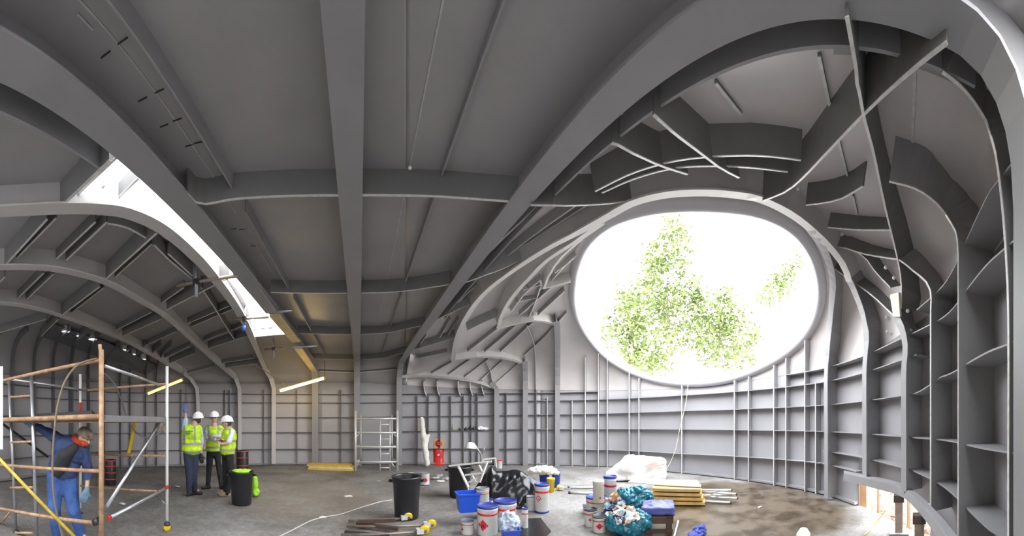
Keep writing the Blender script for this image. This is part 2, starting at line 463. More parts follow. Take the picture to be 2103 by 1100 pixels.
girder('roof_beam', 'heavy grey steel beam edging the long skylight slot', -1.65, [-1.2, 2, 5, 8, 10.4], 0.24, down=far_end(-1.65))
girder('roof_beam', 'thin steel hanging plate just beyond the broad arching beam', XIN, [-0.9, 0, 2, 3.2, 5.0, 6.0], 0, 3.857, 4.07, th=0.02)
girder('roof_beam', 'short deep plate hanging between skylight slot and left ceiling panel', -1.95, [-1.2, 0, 1.69], 0, 3.8, 4.06)
NTH = {-1.2: 'overhead', 3.0: 'second', 5.4: 'third', 7.8: 'far-end'}
for seg in ((-1.2, 2.75), (3.0, 5.1), (5.4, 7.6), (7.8, 10.2)):
    girder('roof_stringer', NTH[seg[0]] + ' slim roof stringer between the slot beam and the middle beam', -1.19, list(seg), 0, 3.89, 4.06, th=0.014)['group'] = 'slim stringers left of middle beam'
for seg in ((-1.2, 2.75), (3.0, 5.1), (5.4, 7.6), (7.8, 10.2)):
    girder('roof_stringer', NTH[seg[0]] + ' slim roof stringer between the middle beam and arching beam', 0.77, list(seg), 0, 3.97, 4.06, th=0.014)['group'] = 'slim stringers right of middle beam'
SEAM = mat('weld_seam', (0.46, 0.45, 0.44), 0.6, 0, 0.2, 9)
bm = bmesh.new()
for X in (0.47, -1.37):
    bar(bm, V(X, -1.2, 4.04), V(X, 10.2, 4.04), 0.012, 0.006)
obj('weld_seam', bm, SEAM, ceil_)
# inked ticks on the left plates
INK = mat('marker_ink', (0.03, 0.03, 0.03), 0.8)
bm = bmesh.new()
for (x, y) in ((217, 112), (252, 84), (293, 204), (327, 187), (337, 258), (364, 246), (388, 299), (407, 293), (480, 470), (497, 471), (520, 505)):
    p = PZ(x, y, 4.036); bar(bm, p - V(0.035, 0.01, 0), p + V(0.035, 0.01, 0), 0.008, 0.004)
obj('marker_tick', bm, INK, ceil_)
bm = bmesh.new()
for (x, y) in ((175, 45), (357, 150), (361, 160), (445, 298), (450, 306)):
    p = PZ(x, y, 4.036); bar(bm, p - V(0.0, 0.06, 0), p + V(0.0, 0.06, 0), 0.012, 0.004)
obj('weld_mark', bm, SEAM, ceil_)

# ---------------------------------------------------------------- cross frames between the girders
CB = 'cross_beam'
member(CB, 'near cross beam spanning the middle bays, part lit yellow', [(385, 398), (410, 418), (480, 408), (580, 402), (690, 400), (790, 400), (890, 402), (1036, 412), (1066, 415)], 0.25, m=RIB_SHADED)
member(CB, 'near cross beam continued beyond the arching beam towards window', [(1090, 420), (1150, 421), (1200, 420), (1250, 417), (1297, 411)], 0.28, m=RIB_SHADED)
member(CB, 'second cross beam of the middle bays counted from the camera', [(556, 600), (610, 601), (735, 601), (820, 598), (908, 586), (925, 583)], 0.22, m=RIB_SHADED)
member(CB, 'third cross beam of the middle bays counted from the camera', [(612, 684), (720, 686), (800, 682), (856, 670), (872, 667)], 0.2, m=RIB_SHADED)
member(CB, 'fourth brownish cross beam of the middle bays from the camera', [(640, 736), (735, 738), (790, 734), (824, 725), (842, 721)], 0.2, m=RIB_SHADED)
member(CB, 'farthest brownish cross beam close above the front wall', [(655, 762), (735, 764), (814, 758)], 0.15, m=RIB_SHADED)

# ---------------------------------------------------------------- left roof: three long arched beams and the stiffeners between
LB = 'roof_beam'
member(LB, 'light grey arched roof beam bordering the skylight slot on its far side', [(-90, 436), (0, 433), (125, 427), (200, 428), (260, 436), (330, 467), (400, 525), (440, 570), (478, 620), (500, 656), (520, 700), (547, 761), (561, 786), (562, 820), (562, 952)], 0.26, 0.16, m=RIB_LIT)
member(LB, 'middle of three arched beams over the scaffold tower', [(-90, 550), (0, 548), (60, 548), (120, 553), (215, 578), (285, 615), (340, 648), (381, 685), (426, 727), (461, 757), (488, 782), (492, 820), (492, 953)], 0.26, 0.14, m=RIB_LIT)
member(LB, 'lowest of three arched beams over the scaffold tower', [(-90, 620), (0, 622), (60, 630), (125, 648), (190, 672), (250, 697), (300, 722), (345, 748), (390, 775), (405, 800), (405, 954)], 0.26, 0.13, m=RIB_LIT)
pairs = [((125, 424), (226, 328), .25), ((153, 404), (240, 322), .12), ((241, 407), (285, 365), .12),
    ((10, 545), (97, 449), .24), ((35, 529), (115, 447), .14), ((116, 531), (196, 455), .14), ((136, 534), (220, 455), .14), ((218, 572), (322, 478), .25), ((236, 569), (312, 500), .12),
    ((331, 622), (378, 590), .14), ((343, 635), (470, 570), .24), ((385, 664), (470, 628), .14), ((392, 671), (478, 634), .14), ((418, 700), (500, 668), .12), ((428, 715), (506, 690), .22), ((455, 745), (520, 735), .14), ((462, 755), (530, 746), .2),
    ((-60, 640), (10, 568), .24), ((28, 620), (90, 560), .14), ((47, 622), (110, 562), .14), ((125, 648), (205, 588), .25), ((143, 645), (213, 590), .12), ((238, 678), (312, 640), .14), ((252, 690), (330, 655), .24), ((300, 708), (362, 680), .14), ((338, 735), (390, 710), .14), ((347, 746), (400, 725), .2), ((380, 768), (440, 752), .14),
    ((-60, 700), (95, 655), .2), ((85, 690), (120, 655), .2)]
for i, (a, b, dp) in enumerate(pairs):
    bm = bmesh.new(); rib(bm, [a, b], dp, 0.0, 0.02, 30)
    bmesh.ops.recalc_face_normals(bm, faces=bm.faces); obj('roof_stiffener', bm, RIB_SHADED, ceil_)
for px in ([(222, 458), (260, 466), (300, 488)], [(316, 502), (350, 535), (395, 572)], [(413, 590), (440, 630), (470, 680), (482, 697)], [(345, 520), (395, 566)]):
    bm = bmesh.new(); rib(bm, px, 0.2, 0.0, 0.02, 20); obj('roof_stiffener', bm, RIB_SHADED, ceil_)
# dark recessed panel over the tower; six openings, their daylight added as glowing discs
PANEL = mat('dark_panel', (0.15, 0.15, 0.155), 0.4, 0, 0.1, 3)
bm = bmesh.new(); A = [hull(AZ(x), (Y0 - y) / R)[0] + V(0, 0, -0.06) for x, y in ((95, 655), (200, 690), (325, 748))]; B = [hull(AZ(x), (Y0 - y) / R)[0] + V(0, 0, -0.06) for x, y in ((85, 685), (185, 722), (300, 765))]
ribbon(bm, A, B, 0.03); obj('roof_panel', bm, PANEL, ceil_)
GLOW = mat('opening_daylight_glow', (1, 1, 1), 0.5, emit=(0.95, 0.98, 1.0), estr=2.2)
RING = mat('opening_ring', (0.5, 0.5, 0.52), 0.4)
lab = ['left end of the dark panel', 'dark panel, second from its left end', 'dark panel, third from its left end', 'dark panel, fourth from its left end', 'dark panel, fifth from its left end', 'right end of the dark panel']
for k, (x, y, s) in enumerate(((135, 680, 1), (163, 689, .75), (190, 696, 1.1), (253, 718, 1), (274, 727, .95), (294, 737, .95))):
    p = hull(AZ(x), (Y0 - y) / R)[0] * 1.0; p = p + (V(0, 0, H) - p).normalized() * 0.28
    t = thing('round_roof_opening', 'small round bright opening at the ' + lab[k] if k in (0, 5) else 'small round bright opening in the ' + lab[k], 'ceiling lamp', p, 0, 'round bright openings in the dark roof panel')
    bm = bmesh.new(); lathe(bm, [(0.0, 0.0), (0.095 * s, 0.0), (0.095 * s, 0.02), (0, 0.02)], 20); obj('glow_disc', bm, GLOW, t)
    bm = bmesh.new(); lathe(bm, [(0.095 * s, -0.01), (0.12 * s, -0.01), (0.12 * s, 0.3), (0.095 * s, 0.3)], 20); obj('rim', bm, RING, t)

# ---------------------------------------------------------------- wall members
def vpath(x, ytop, top=None):
    return [(x, 1160 if x > 1800 else 1060), (x, 900), (x, ytop)] + (top or [])
def column(label, x, ytop, depth, fl, top=None, th=0.02, yb=None):
    # foot at the floor: start where the free edge meets z = 0
    az = AZ(x); y0 = Y0 + R * H / max(0.8, D(az) - depth)
    y0 = yb or y0
    px = [(x, y0), (x, (y0 + ytop) / 2), (x, ytop)] + (top or [])
    return member('wall_column', label, px, depth, fl, th, 'wall column', step=18)
column('flanged wall column left of the lit tube lamp cable', 657, 800, 0.05, 0.16)
G = []
G.append(column('wide wall column with shelf arm, beside the roofed alcove', 1020, 800, 0.28, 0.18, [(1018, 790), (1008, 785)]))
G.append(column('wide wall column left of the round window, stepped arm on top', 1079, 760, 0.28, 0.19, [(1078, 742)]))
G.append(column('wall column touching the left edge of the round window', 1145, 690, 0.28, 0.18, [(1143, 661)]))
G.append(column('curved wall column hugging the right edge of the round window', 1697, 760, 0.3, 0.13, [(1703, 690), (1708, 625), (1711, 582), (1705, 545), (1690, 507), (1664, 470)]))
G.append(column('second curved wall column right of the round window', 1776, 760, 0.3, 0.15, [(1780, 691), (1774, 650), (1758, 604), (1745, 575)], yb=982))
G.append(column('curved wall column ending in a bright cream joint', 1857, 760, 0.32, 0.12, [(1860, 710), (1853, 675), (1842, 650), (1838, 602)], yb=1008))
G.append(column('thin-edged deep wall column curving into the dome, fourth past window', 1912, 640, 0.34, 0, [(1912, 600), (1900, 575), (1882, 561), (1859, 541), (1847, 533)], 0.02, yb=1050))
G.append(column('thin-edged deep wall column with a big curved top', 1969, 560, 0.38, 0, [(1968, 500), (1958, 463), (1923, 416), (1880, 386), (1826, 371)], 0.02))
G.append(column('deep dark wall column beside the broad beam foot', 2072, 640, 0.36, 0, [(2067, 520), (2057, 400), (2045, 312), (2036, 280)], 0.02))
def minor(xs, wallo, ytopf, depth, th=0.02, top=None):
    mm = STEEL if wallo is w_right else STIFF_SHADED
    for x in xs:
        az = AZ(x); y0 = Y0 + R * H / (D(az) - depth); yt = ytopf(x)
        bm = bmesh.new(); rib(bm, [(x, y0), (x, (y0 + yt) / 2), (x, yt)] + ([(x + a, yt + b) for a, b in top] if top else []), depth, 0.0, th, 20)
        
        if mm is STIFF_SHADED:
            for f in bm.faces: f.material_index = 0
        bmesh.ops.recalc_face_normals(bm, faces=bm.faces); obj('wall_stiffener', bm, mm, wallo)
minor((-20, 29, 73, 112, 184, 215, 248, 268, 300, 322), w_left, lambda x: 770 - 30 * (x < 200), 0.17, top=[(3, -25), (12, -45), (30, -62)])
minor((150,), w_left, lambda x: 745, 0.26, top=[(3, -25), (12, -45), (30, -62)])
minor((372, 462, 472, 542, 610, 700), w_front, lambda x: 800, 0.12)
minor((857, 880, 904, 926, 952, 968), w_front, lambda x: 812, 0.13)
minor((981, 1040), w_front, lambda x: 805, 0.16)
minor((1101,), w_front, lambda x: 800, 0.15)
minor((1124, 1175, 1202), w_right, lambda x: {1124: 815, 1175: 822, 1202: 735}[x], 0.16)
def winbot(x):
    b = [y for (xx, y) in wpx if abs(xx - x) < 12]
    return max(b) + 3 if b else 800
minor((1229, 1247, 1292, 1312, 1400, 1508, 1537, 1589, 1614, 1653), w_right, winbot, 0.17)
minor((1675,), w_right, lambda x: 785, 0.17)
# extra web stiffener lines on the far alcove
def stringer(wallo, a0, a1, zf, depth, th=0.016, name='wall_stringer', m=STEEL):
    n = max(3, int((a1 - a0) / 0.02)); A, B = [], []
    for i in range(n + 1):
        az = a0 + (a1 - a0) * i / n; z = zf(az); f = wallp(az, z); nn = walln(az); A.append(f - nn * 0.01); B.append(f + nn * depth(az))
    bm = bmesh.new(); ribbon(bm, A, B, th); bmesh.ops.recalc_face_normals(bm, faces=bm.faces); obj(name, bm, m, wallo)
def zt(*p): tab = [(AZ(x), z) for x, z in p]; return lambda az: lin(tab, az)
dl = lambda az: lin([(0.9, 0.15), (1.5, 0.17), (1.75, 0.2), (1.95, 0.27), (2.2, 0.34)], az)
S = [zt((0, .60), (735, .60), (1403, .63), (1697, .72)), zt((0, 1.24), (735, 1.24), (1100, 1.36), (1403, 1.40), (1700, 1.43)), zt((0, 1.81), (735, 1.81), (1100, 1.90), (1403, 1.98), (1912, 2.03), (1970, 2.18), (2103, 2.2)),
     zt((0, 2.36), (735, 2.36), (1100, 2.43), (1403, 2.47), (1912, 2.55)), zt((0, 2.68), (735, 2.68), (1240, 2.74), (1615, 2.8), (1900, 2.86), (2103, 2.9)), zt((1912, 3.15), (2103, 3.45)), zt((1700, 1.0), (1900, .98), (2000, .86), (2103, .8))]
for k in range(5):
    stringer(w_left, AZL, AZ(380), S[k], lambda az: 0.15, m=STIFF_SHADED)
    stringer(w_front, AZ(380), AZ(1110) if k < 4 else AZ(1110), S[k], lambda az: 0.15, m=STIFF_SHADED)
stringer(w_right, AZ(1110), AZ(1697), S[0], dl); stringer(w_right, AZ(1110), AZR, S[1], dl); stringer(w_right, AZ(1110), AZR, S[2], dl)
stringer(w_right, AZ(1110), AZ(1912), S[3], dl); stringer(w_right, AZ(1110), AZ(1232), S[4], dl); stringer(w_right, AZ(1622), AZR, S[4], dl)
stringer(w_right, AZ(1912), AZR, S[5], dl); stringer(w_right, AZ(1700), AZR, S[6], dl)
stringer(w_right, AZ(1700), AZ(1775), zt((1700, .72), (1775, .70)), dl)
# foot channel along the wall
for wo, a0, a1 in ((w_left, AZL, AZ(380)), (w_front, AZ(380), AZ(1110)), (w_right, AZ(1110), AZ(1763))):
    stringer(wo, a0, a1, lambda az: 0.05, lambda az: 0.10, 0.05, 'foot_channel')
# white dots painting the light through bolt holes in the right hand column webs
HOLE_LIGHT = mat('hole_light_paint', (0.8, 0.8, 0.78), 0.5)
bm = bmesh.new()
for x, y, d in ((1723, 587, 6.35), (1724, 617, 6.4), (1721, 664, 6.45), (1715, 715, 6.5), (1712, 774, 6.55), (1786, 628, 5.3), (1792, 653, 5.35), (1792, 677, 5.35), (1821, 651, 5.0), (1822, 681, 5.0), (1791, 758, 5.6), (1864, 638, 4.2), (1870, 678, 4.3), (1873, 737, 4.35), (1819, 549, 4.4), (1836, 570, 4.3), (1759, 555, 5.4), (1638, 388, 3.6), (1729, 481, 4.5), (1280, 234, 2.35), (1381, 291, 3.0), (842, 344, 2.9), (1868, 335, 3.0), (793, 580, 5.3)):
    p, nrm = hull(AZ(x), (Y0 - y) / R); q = P(x, y, min(d, math.hypot(p.x, p.y) - 0.05)); bmesh.ops.create_icosphere(bm, subdivisions=2, radius=0.028 if d > 4 else 0.018, matrix=Matrix.Translation(q))
obj('hole_light_dot', bm, HOLE_LIGHT, w_right)

# ---------------------------------------------------------------- dome ribs
DR = 'dome_rib'
member(DR, 'bright flanged ring rib sweeping over the top of the round window', [(930, 741), (936, 700), (959, 648), (998, 598), (1062, 549), (1128, 507), (1182, 479), (1250, 442), (1300, 415), (1370, 398), (1450, 394), (1530, 401), (1568, 410), (1630, 442), (1683, 485), (1713, 517), (1735, 548), (1745, 580)], 0.3, 0.14, cat='dome rib', m=RIB_LIT)
member(DR, 'second bright curved rib inside the ring rib, left of window', [(1023, 673), (1030, 647), (1052, 609), (1086, 571), (1124, 533), (1182, 495), (1236, 457)], 0.28, 0.1, cat='dome rib', m=RIB_LIT)
member(DR, 'short innermost curved rib touching the window upper left', [(1117, 592), (1128, 563), (1155, 525), (1195, 490)], 0.2, 0.05, cat='dome rib', m=RIB_LIT)
member(DR, 'flanged shelf rib roofing the alcove with red box', [(822, 773), (880, 772), (940, 777), (985, 785), (1010, 794)], 0.25, 0.1, cat='dome rib', m=RIB_LIT)
member(DR, 'flanged shelf rib in mid height joining the stepped column', [(930, 741), (980, 733), (1040, 735), (1079, 748)], 0.25, 0.1, cat='dome rib', m=RIB_LIT)
member(DR, 'flanged shelf rib highest up, joining the column at window edge', [(1023, 675), (1070, 662), (1110, 658), (1145, 668)], 0.25, 0.1, cat='dome rib', m=RIB_LIT)
member(DR, 'short shelf rib butting on the window rim', [(1115, 592), (1172, 578)], 0.2, 0.06, cat='dome rib', m=RIB_LIT)
member(DR, 'long thin radial rib crossing the dome from beam to window top right', [(1945, 86), (1895, 125), (1830, 180), (1773, 234), (1700, 310), (1640, 372), (1610, 394), (1567, 411)], 0.33, cat='dome rib', m=RIB_SHADED)
member(DR, 'long deep rib hanging from beam top down towards cream joint', [(1739, 32), (1753, 110), (1773, 232), (1793, 308), (1818, 425), (1840, 515), (1851, 575), (1851, 633)], 0.33, cat='dome rib', m=RIB_SHADED)
member(DR, 'thin diagonal rib with bright edge, upper left of dome', [(1256, 293), (1310, 318), (1357, 339), (1412, 357)], 0.26, cat='dome rib', m=RIB_SHADED)
member(DR, 'thin diagonal rib with bright edge, nearer the dome middle', [(1342, 234), (1380, 268), (1448, 320), (1480, 344), (1518, 364)], 0.28, cat='dome rib', m=RIB_SHADED)
member(DR, 'upper of two bowed ribs above the round window', [(1222, 392), (1290, 358), (1353, 337), (1421, 324), (1520, 318), (1580, 320), (1645, 328)], 0.24, cat='dome rib', m=RIB_SHADED)
member(DR, 'lower of two bowed ribs above the round window', [(1236, 395), (1300, 367), (1380, 345), (1450, 340), (1540, 343), (1618, 352)], 0.24, cat='dome rib', m=RIB_SHADED)
member(DR, 'short curved rib right of the radial rib, topmost', [(1655, 420), (1690, 416), (1728, 407), (1773, 381)], 0.24, cat='dome rib', m=RIB_SHADED)
member(DR, 'short curved rib right of the window, second from the top', [(1700, 466), (1760, 471), (1828, 472)], 0.2, cat='dome rib', m=RIB_SHADED)
member(DR, 'short curved rib right of the window, third from the top', [(1735, 508), (1780, 522), (1843, 532)], 0.2, cat='dome rib', m=RIB_SHADED)
member(DR, 'straight thin rib slanting down to the bright cream joint', [(1705, 545), (1750, 577), (1790, 605), (1836, 648)], 0.22, cat='dome rib', m=RIB_SHADED)
member(DR, 'dark slanting rib between the window and cream joint', [(1690, 500), (1767, 520), (1800, 560), (1829, 590)], 0.2, cat='dome rib', m=RIB_SHADED)
for px, dp in (([(878, 664), (930, 640), (987, 614)], .22), ([(846, 718), (890, 706), (937, 691)], .22), ([(941, 584), (1010, 560), (1075, 532)], .25), ([(850, 737), (918, 723)], .15), ([(960, 678), (990, 663), (1021, 650)], .22),
               ([(960, 563), (1030, 492), (1105, 422)], .12), ([(1018, 544), (1100, 480), (1182, 422)], .12), ([(1033, 533), (1120, 475), (1203, 422)], .12), ([(895, 648), (935, 600), (960, 575)], .12), ([(860, 710), (875, 690), (883, 665)], .12),
               ([(915, 655), (950, 610), (1000, 570)], .1), ([(930, 640), (960, 600), (1010, 566)], .1), ([(890, 708), (905, 690), (925, 655)], .1), ([(912, 700), (925, 680), (945, 650)], .1), ([(925, 630), (960, 613), (1000, 590)], .1),
               ([(960, 722), (1025, 672)], .12), ([(995, 723), (1060, 668)], .12), ([(1027, 723), (1094, 662)], .12), ([(1075, 731), (1120, 690), (1163, 643)], .1), ([(1082, 668), (1096, 700), (1100, 740), (1101, 800)], .12),
               ([(882, 769), (932, 741)], .1), ([(918, 771), (964, 739)], .1), ([(953, 775), (1002, 738)], .1), ([(985, 782), (1030, 742)], .1), ([(1017, 788), (1067, 744)], .1), ([(998, 743), (1009, 765), (1011, 800)], .1),
               ([(1067, 647), (1132, 590)], .12), ([(1105, 647), (1159, 598)], .12), ([(1050, 640), (1080, 600), (1110, 575)], .12), ([(1085, 655), (1100, 620), (1110, 590)], .12), ([(1060, 620), (1100, 612)], .1), ([(1075, 595), (1110, 585)], .1), ([(1140, 560), (1180, 530)], .1), ([(1130, 580), (1165, 540), (1190, 520)], .1),
               ([(1470, 170), (1522, 235)], .03), ([(1682, 115), (1706, 225)], .03), ([(1722, 288), (1743, 372)], .03), ([(1752, 402), (1760, 440)], .03), ([(1880, 128), (1872, 335)], .012)):
    bm = bmesh.new(); rib(bm, px, dp, 0.0, 0.02, 18); bmesh.ops.recalc_face_normals(bm, faces=bm.faces); obj('dome_stiffener', bm, RIB_SHADED if px[0][0] > 1200 else STEEL, dome)
member(DR, 'dark curved plate running from the arching beam top to the right edge', [(1935, 146), (1978, 180), (2018, 235), (2042, 300), (2052, 355)], 0.2, cat='dome rib', m=RIB_SHADED)
# alcove brackets under its shelf rib
for x in (871, 898, 941, 966, 990):
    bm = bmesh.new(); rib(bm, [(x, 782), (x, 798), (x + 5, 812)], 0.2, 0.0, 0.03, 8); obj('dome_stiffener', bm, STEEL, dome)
# cream joint plate
CREAM = mat('cream_joint_primer', (0.75, 0.73, 0.62), 0.5, 0, 0.08, 5)
bm = bmesh.new(); F_, E_, N_ = edge_solve([(1829, 605), (1836, 650)], 0.34); F2, E2, N2 = edge_solve([(1847, 600), (1850, 650)], 0.34); ribbon(bm, E_, E2, 0.03)
obj('cream_joint', bm, CREAM, dome)

# ---------------------------------------------------------------- low opening at the right: ledge, posts, rubble outside
bm = bmesh.new()
px = resample([(1733, 972), (1790, 985), (1855, 1003), (1890, 1032), (1920, 1067), (1945, 1101), (1975, 1150)], 14)
A = [PZ(x, y, 0.70) for x, y in px]; B = [a + V(a.x, a.y, 0).normalized() * 0.3 for a in A]
ribbon(bm, A, B, 0.02); ribbon(bm, A, [a - V(0, 0, 0.12) for a in A], 0.02)
led = obj('ledge_channel', bm, STEEL, w_right)
POST = mat('post_concrete', (0.42, 0.33, 0.26), 0.8, 0, 0.25, 8); CAPM = mat('post_cap_rust', (0.10, 0.07, 0.055), 0.7, 0, 0.3, 9)
for (x, dd, lb) in ((1846, 4.42, 'tan square post under the curved ledge, farther of two'), (1888, 3.5, 'tan square post under the curved ledge, nearer of two')):
    q = pol(AZ(x), dd, 0); t = thing('support_post', lb, 'post', q, -AZ(x))
    bm = bmesh.new(); box(bm, (-.055, -.055, 0), (.055, .055, 0.56)); obj('shaft', bm, POST, t)
    bm = bmesh.new(); box(bm, (-.075, -.07, .48), (.075, .07, .575)); obj('cap', bm, CAPM, t)
    bm = bmesh.new(); box(bm, (-.14, -.12, 0), (.14, .12, 0.045)); obj('base_plate', bm, STEEL, t)
GRD = mat('sunlit_ground_tone', (0.72, 0.70, 0.64), 0.9, 0, .12, 2)  # ground paled in place of sunlight, to bounce light indoors
RUB = mat('red_rubble', (0.20, 0.11, 0.075), 0.9, 0, 0.0, 9, col2=(0.07, 0.04, 0.03), bump=0.8)
bm = bmesh.new()
box(bm, (-60, -60, -0.45), (60, 60, -0.3)); gr = obj('ground', bm, GRD); gr['kind'] = 'structure'
bm = bmesh.new()
AA = [AZ(1740) + (AZ(1950) - AZ(1740)) * i / 20 for i in range(21)]
ribbon(bm, [pol(a, D(a) + .05, -.27) for a in AA], [pol(a, D(a) + 9, -.1) for a in AA], .03)
for k in range(240):
    az = random.uniform(AZ(1755), AZ(1925)); d = D(az) + random.uniform(0.3, 4.5)
    bmesh.ops.create_icosphere(bm, subdivisions=1, radius=random.uniform(.03, .12), matrix=Matrix.Translation(pol(az, d, -0.28)) @ Matrix.Rotation(random.random() * 3, 4, 'X') @ Matrix.Diagonal((1, random.uniform(.6, 1.2), .6, 1)))
tag(obj('rubble', bm, RUB), 'reddish rubble lying outside the low opening', 'rubble', kind='stuff')
TIMB = mat('outside_timber', (0.30, 0.17, 0.08), 0.7, 0, 0.25, 5)
q = pol(AZ(1772), D(AZ(1772)) + 0.12, -0.3); bm = bmesh.new(); box(bm, (-.07, -.03, 0), (.07, .03, 1.0), Matrix.Translation(q) @ Matrix.Rotation(-AZ(1772), 4, 'Z'))
tag(obj('timber_post', bm, TIMB), 'orange timber upright seen outside through the low opening', 'post')
for (x, dx, lb) in ((1803, .5, 'thin timber stake standing in the rubble outside'), (1866, .35, 'thin timber stake outside between the two tan posts')):
    q = pol(AZ(x), D(AZ(x)) + dx, -0.3); bm = bmesh.new(); box(bm, (-.02, -.02, 0), (.02, .02, .9), Matrix.Translation(q)); tag(obj('timber_stake', bm, TIMB), lb, 'stake')

# ---------------------------------------------------------------- trees outside the round window
LEAF = mat('leaf_pale_green', (0.14, 0.185, 0.045), 0.6, 0, 0.0, 1.2, col2=(0.08, 0.12, 0.02)); BARK = mat('bark', (0.45, 0.38, 0.30), 0.9, 0, 0.2, 6)
def tree(label, x, dist, blobs, trunk_x=None):
    """blobs: (px, py, rx, ry, n) crowns as seen from the eye, at their real distance"""
    base = pol(AZ(x), dist, -0.3); t = thing('tree', label, 'tree', base, 0, 'trees outside the round window')
    bm = bmesh.new(); loc = lambda p: p - base
    tops = []
    rnd = random.Random(int(x))
    bl = bmesh.new()
    for (bx, by, rx, ry, n) in blobs:
        c = P(bx, by, dist); sx = rx / R * dist; sz = ry / R * dist; tops.append(c)
        for k in range(int(n * .9)):
            while True:
                u = Vector((rnd.uniform(-1, 1), rnd.uniform(-1, 1), rnd.uniform(-1, 1)))
                if u.length < 1: break
            side = Vector((math.cos(AZ(bx)), -math.sin(AZ(bx)), 0)); out = Vector((math.sin(AZ(bx)), math.cos(AZ(bx)), 0))
            p = c + side * u.x * sx + out * u.y * sx + Vector((0, 0, u.z * sz))
            # leaf spray: small bent diamond clusters
            for q in range(3):
                pp = p + Vector((rnd.gauss(0, .16), rnd.gauss(0, .16), rnd.gauss(0, .14)))
                a = Vector((rnd.gauss(0, 1), rnd.gauss(0, 1), rnd.gauss(0, .6))).normalized(); b = a.cross(Vector((rnd.gauss(0, 1), rnd.gauss(0, 1), 1))).normalized(); s = rnd.uniform(.08, .17)
                vs = [bl.verts.new(loc(pp) + v) for v in (-a * s, b * s * .5, a * s, -b * s * .5)]
                bl.faces.new(vs)
    b0 = Vector((0, 0, 0)); top = loc(tops[0])
    tube(bm, [b0, top * 0.4 + V(.2, .1, 0), top * 0.75, top], .12, 7, rr=[.16, .12, .07, .02])
    for c in tops[1:]:
        e = loc(c); s0 = top * min(.8, max(.25, e.z / max(top.z, .1) * .6)); tube(bm, [s0, (s0 + e) / 2 + V(0, 0, .3), e], .05, 6, rr=[.06, .04, .015])
    obj('trunk', bm, BARK, t); obj('foliage', bl, LEAF, t)
tree('tall narrow pale green tree in the middle of the round window', 1365, 17, [(1370, 560, 55, 40, 260), (1378, 475, 28, 36, 110), (1345, 530, 35, 35, 140), (1400, 505, 25, 45, 90), (1330, 620, 70, 45, 420), (1395, 640, 60, 50, 380)])
tree('bushy pale green tree low in the window, left part', 1290, 15, [(1300, 640, 45, 50, 240), (1280, 690, 50, 45, 260), (1340, 710, 60, 45, 330), (1320, 750, 60, 20, 160)])
tree('bushy pale green tree low in the window, right part', 1470, 16, [(1480, 640, 55, 45, 330), (1440, 690, 55, 45, 330), (1520, 690, 45, 45, 240), (1500, 735, 60, 25, 170), (1420, 600, 30, 30, 100)])
tree('small sparse tree near the right edge of the round window', 1610, 18, [(1612, 570, 26, 32, 110), (1590, 600, 30, 28, 90), (1636, 545, 14, 22, 30), (1570, 610, 25, 15, 30)])
# ================================================================ PEOPLE AND TOWER
def capsule(bm, a, b, r0, r1, seg=14):
    a = Vector(a); b = Vector(b); d = b - a; L = d.length
    if L < 1e-5: d = Vector((0, 0, 1)); L = 1e-5
    n = d.normalized(); pts, rr = [], []
    for k in range(5):
        t = PI / 2 * k / 5; pts.append(a - n * r0 * math.cos(t)); rr.append(max(r0 * math.sin(t), 1e-3))
    pts.append(a); rr.append(r0); pts.append(b); rr.append(r1)
    for k in range(1, 6):
        t = PI / 2 * k / 5; pts.append(b + n * r1 * math.sin(t)); rr.append(max(r1 * math.cos(t), 1e-3))
    tube(bm, pts, 0, seg, rr=rr)
def ellip(bm, c, r, M=None, sub=3):
    m = Matrix.Translation(Vector(c)) @ (M.to_4x4() if M is not None else Matrix.Identity(4)) @ Matrix.Diagonal((r[0], r[1], r[2], 1))
    bmesh.ops.create_icosphere(bm, subdivisions=sub, radius=1, matrix=m)
def fuse(name, prims, m, parent=None, voxel=0.014, smooth=4, crumple=0.0, cs=6.0, cutz=None, flat=False):
    bm = bmesh.new()
    for p in prims:
        if p[0] == 'c': capsule(bm, *p[1:])
        elif p[0] == 'e': ellip(bm, *p[1:])
        elif p[0] == 'b': box(bm, *p[1:])
    me = bpy.data.meshes.new('tmp'); bm.to_mesh(me); bm.free()
    o = bpy.data.objects.new('tmp', me); C.objects.link(o)
    md = o.modifiers.new('r', 'REMESH'); md.mode = 'VOXEL'; md.voxel_size = voxel
    if smooth:
        ms = o.modifiers.new('s', 'SMOOTH'); ms.iterations = smooth; ms.factor = 0.5
    dg = bpy.context.evaluated_depsgraph_get(); dg.update()
    me2 = bpy.data.meshes.new_from_object(o.evaluated_get(dg)); bpy.data.objects.remove(o); bpy.data.meshes.remove(me)
    if crumple:
        off = Vector((random.random() * 50, random.random() * 50, 0))
        for v in me2.vertices:
            q = v.co * cs + off
            k = abs(noise.noise(q)) * 2 - 0.5 + 0.5 * (abs(noise.noise(q * 2.3)) * 2 - 0.5)
            v.co += v.normal * k * crumple
    if cutz is not None:
        b2 = bmesh.new(); b2.from_mesh(me2)
        bmesh.ops.bisect_plane(b2, geom=b2.verts[:] + b2.edges[:] + b2.faces[:], plane_co=(0, 0, cutz), plane_no=(0, 0, -1), clear_outer=True)
        b2.to_mesh(me2); b2.free()
    for p in me2.polygons: p.use_smooth = not flat
    me2.materials.clear(); me2.materials.append(m); me2.name = name
    r = bpy.data.objects.new(name, me2); C.objects.link(r)
    if parent is not None: r.parent = parent
    return r
SKIN = mat('skin', (0.62, 0.38, 0.28), 0.55, 0, 0.06, 12)
HAT = mat('hard_hat_white', (0.85, 0.85, 0.84), 0.3); HAIR = mat('dark_hair', (0.06, 0.045, 0.035), 0.7)
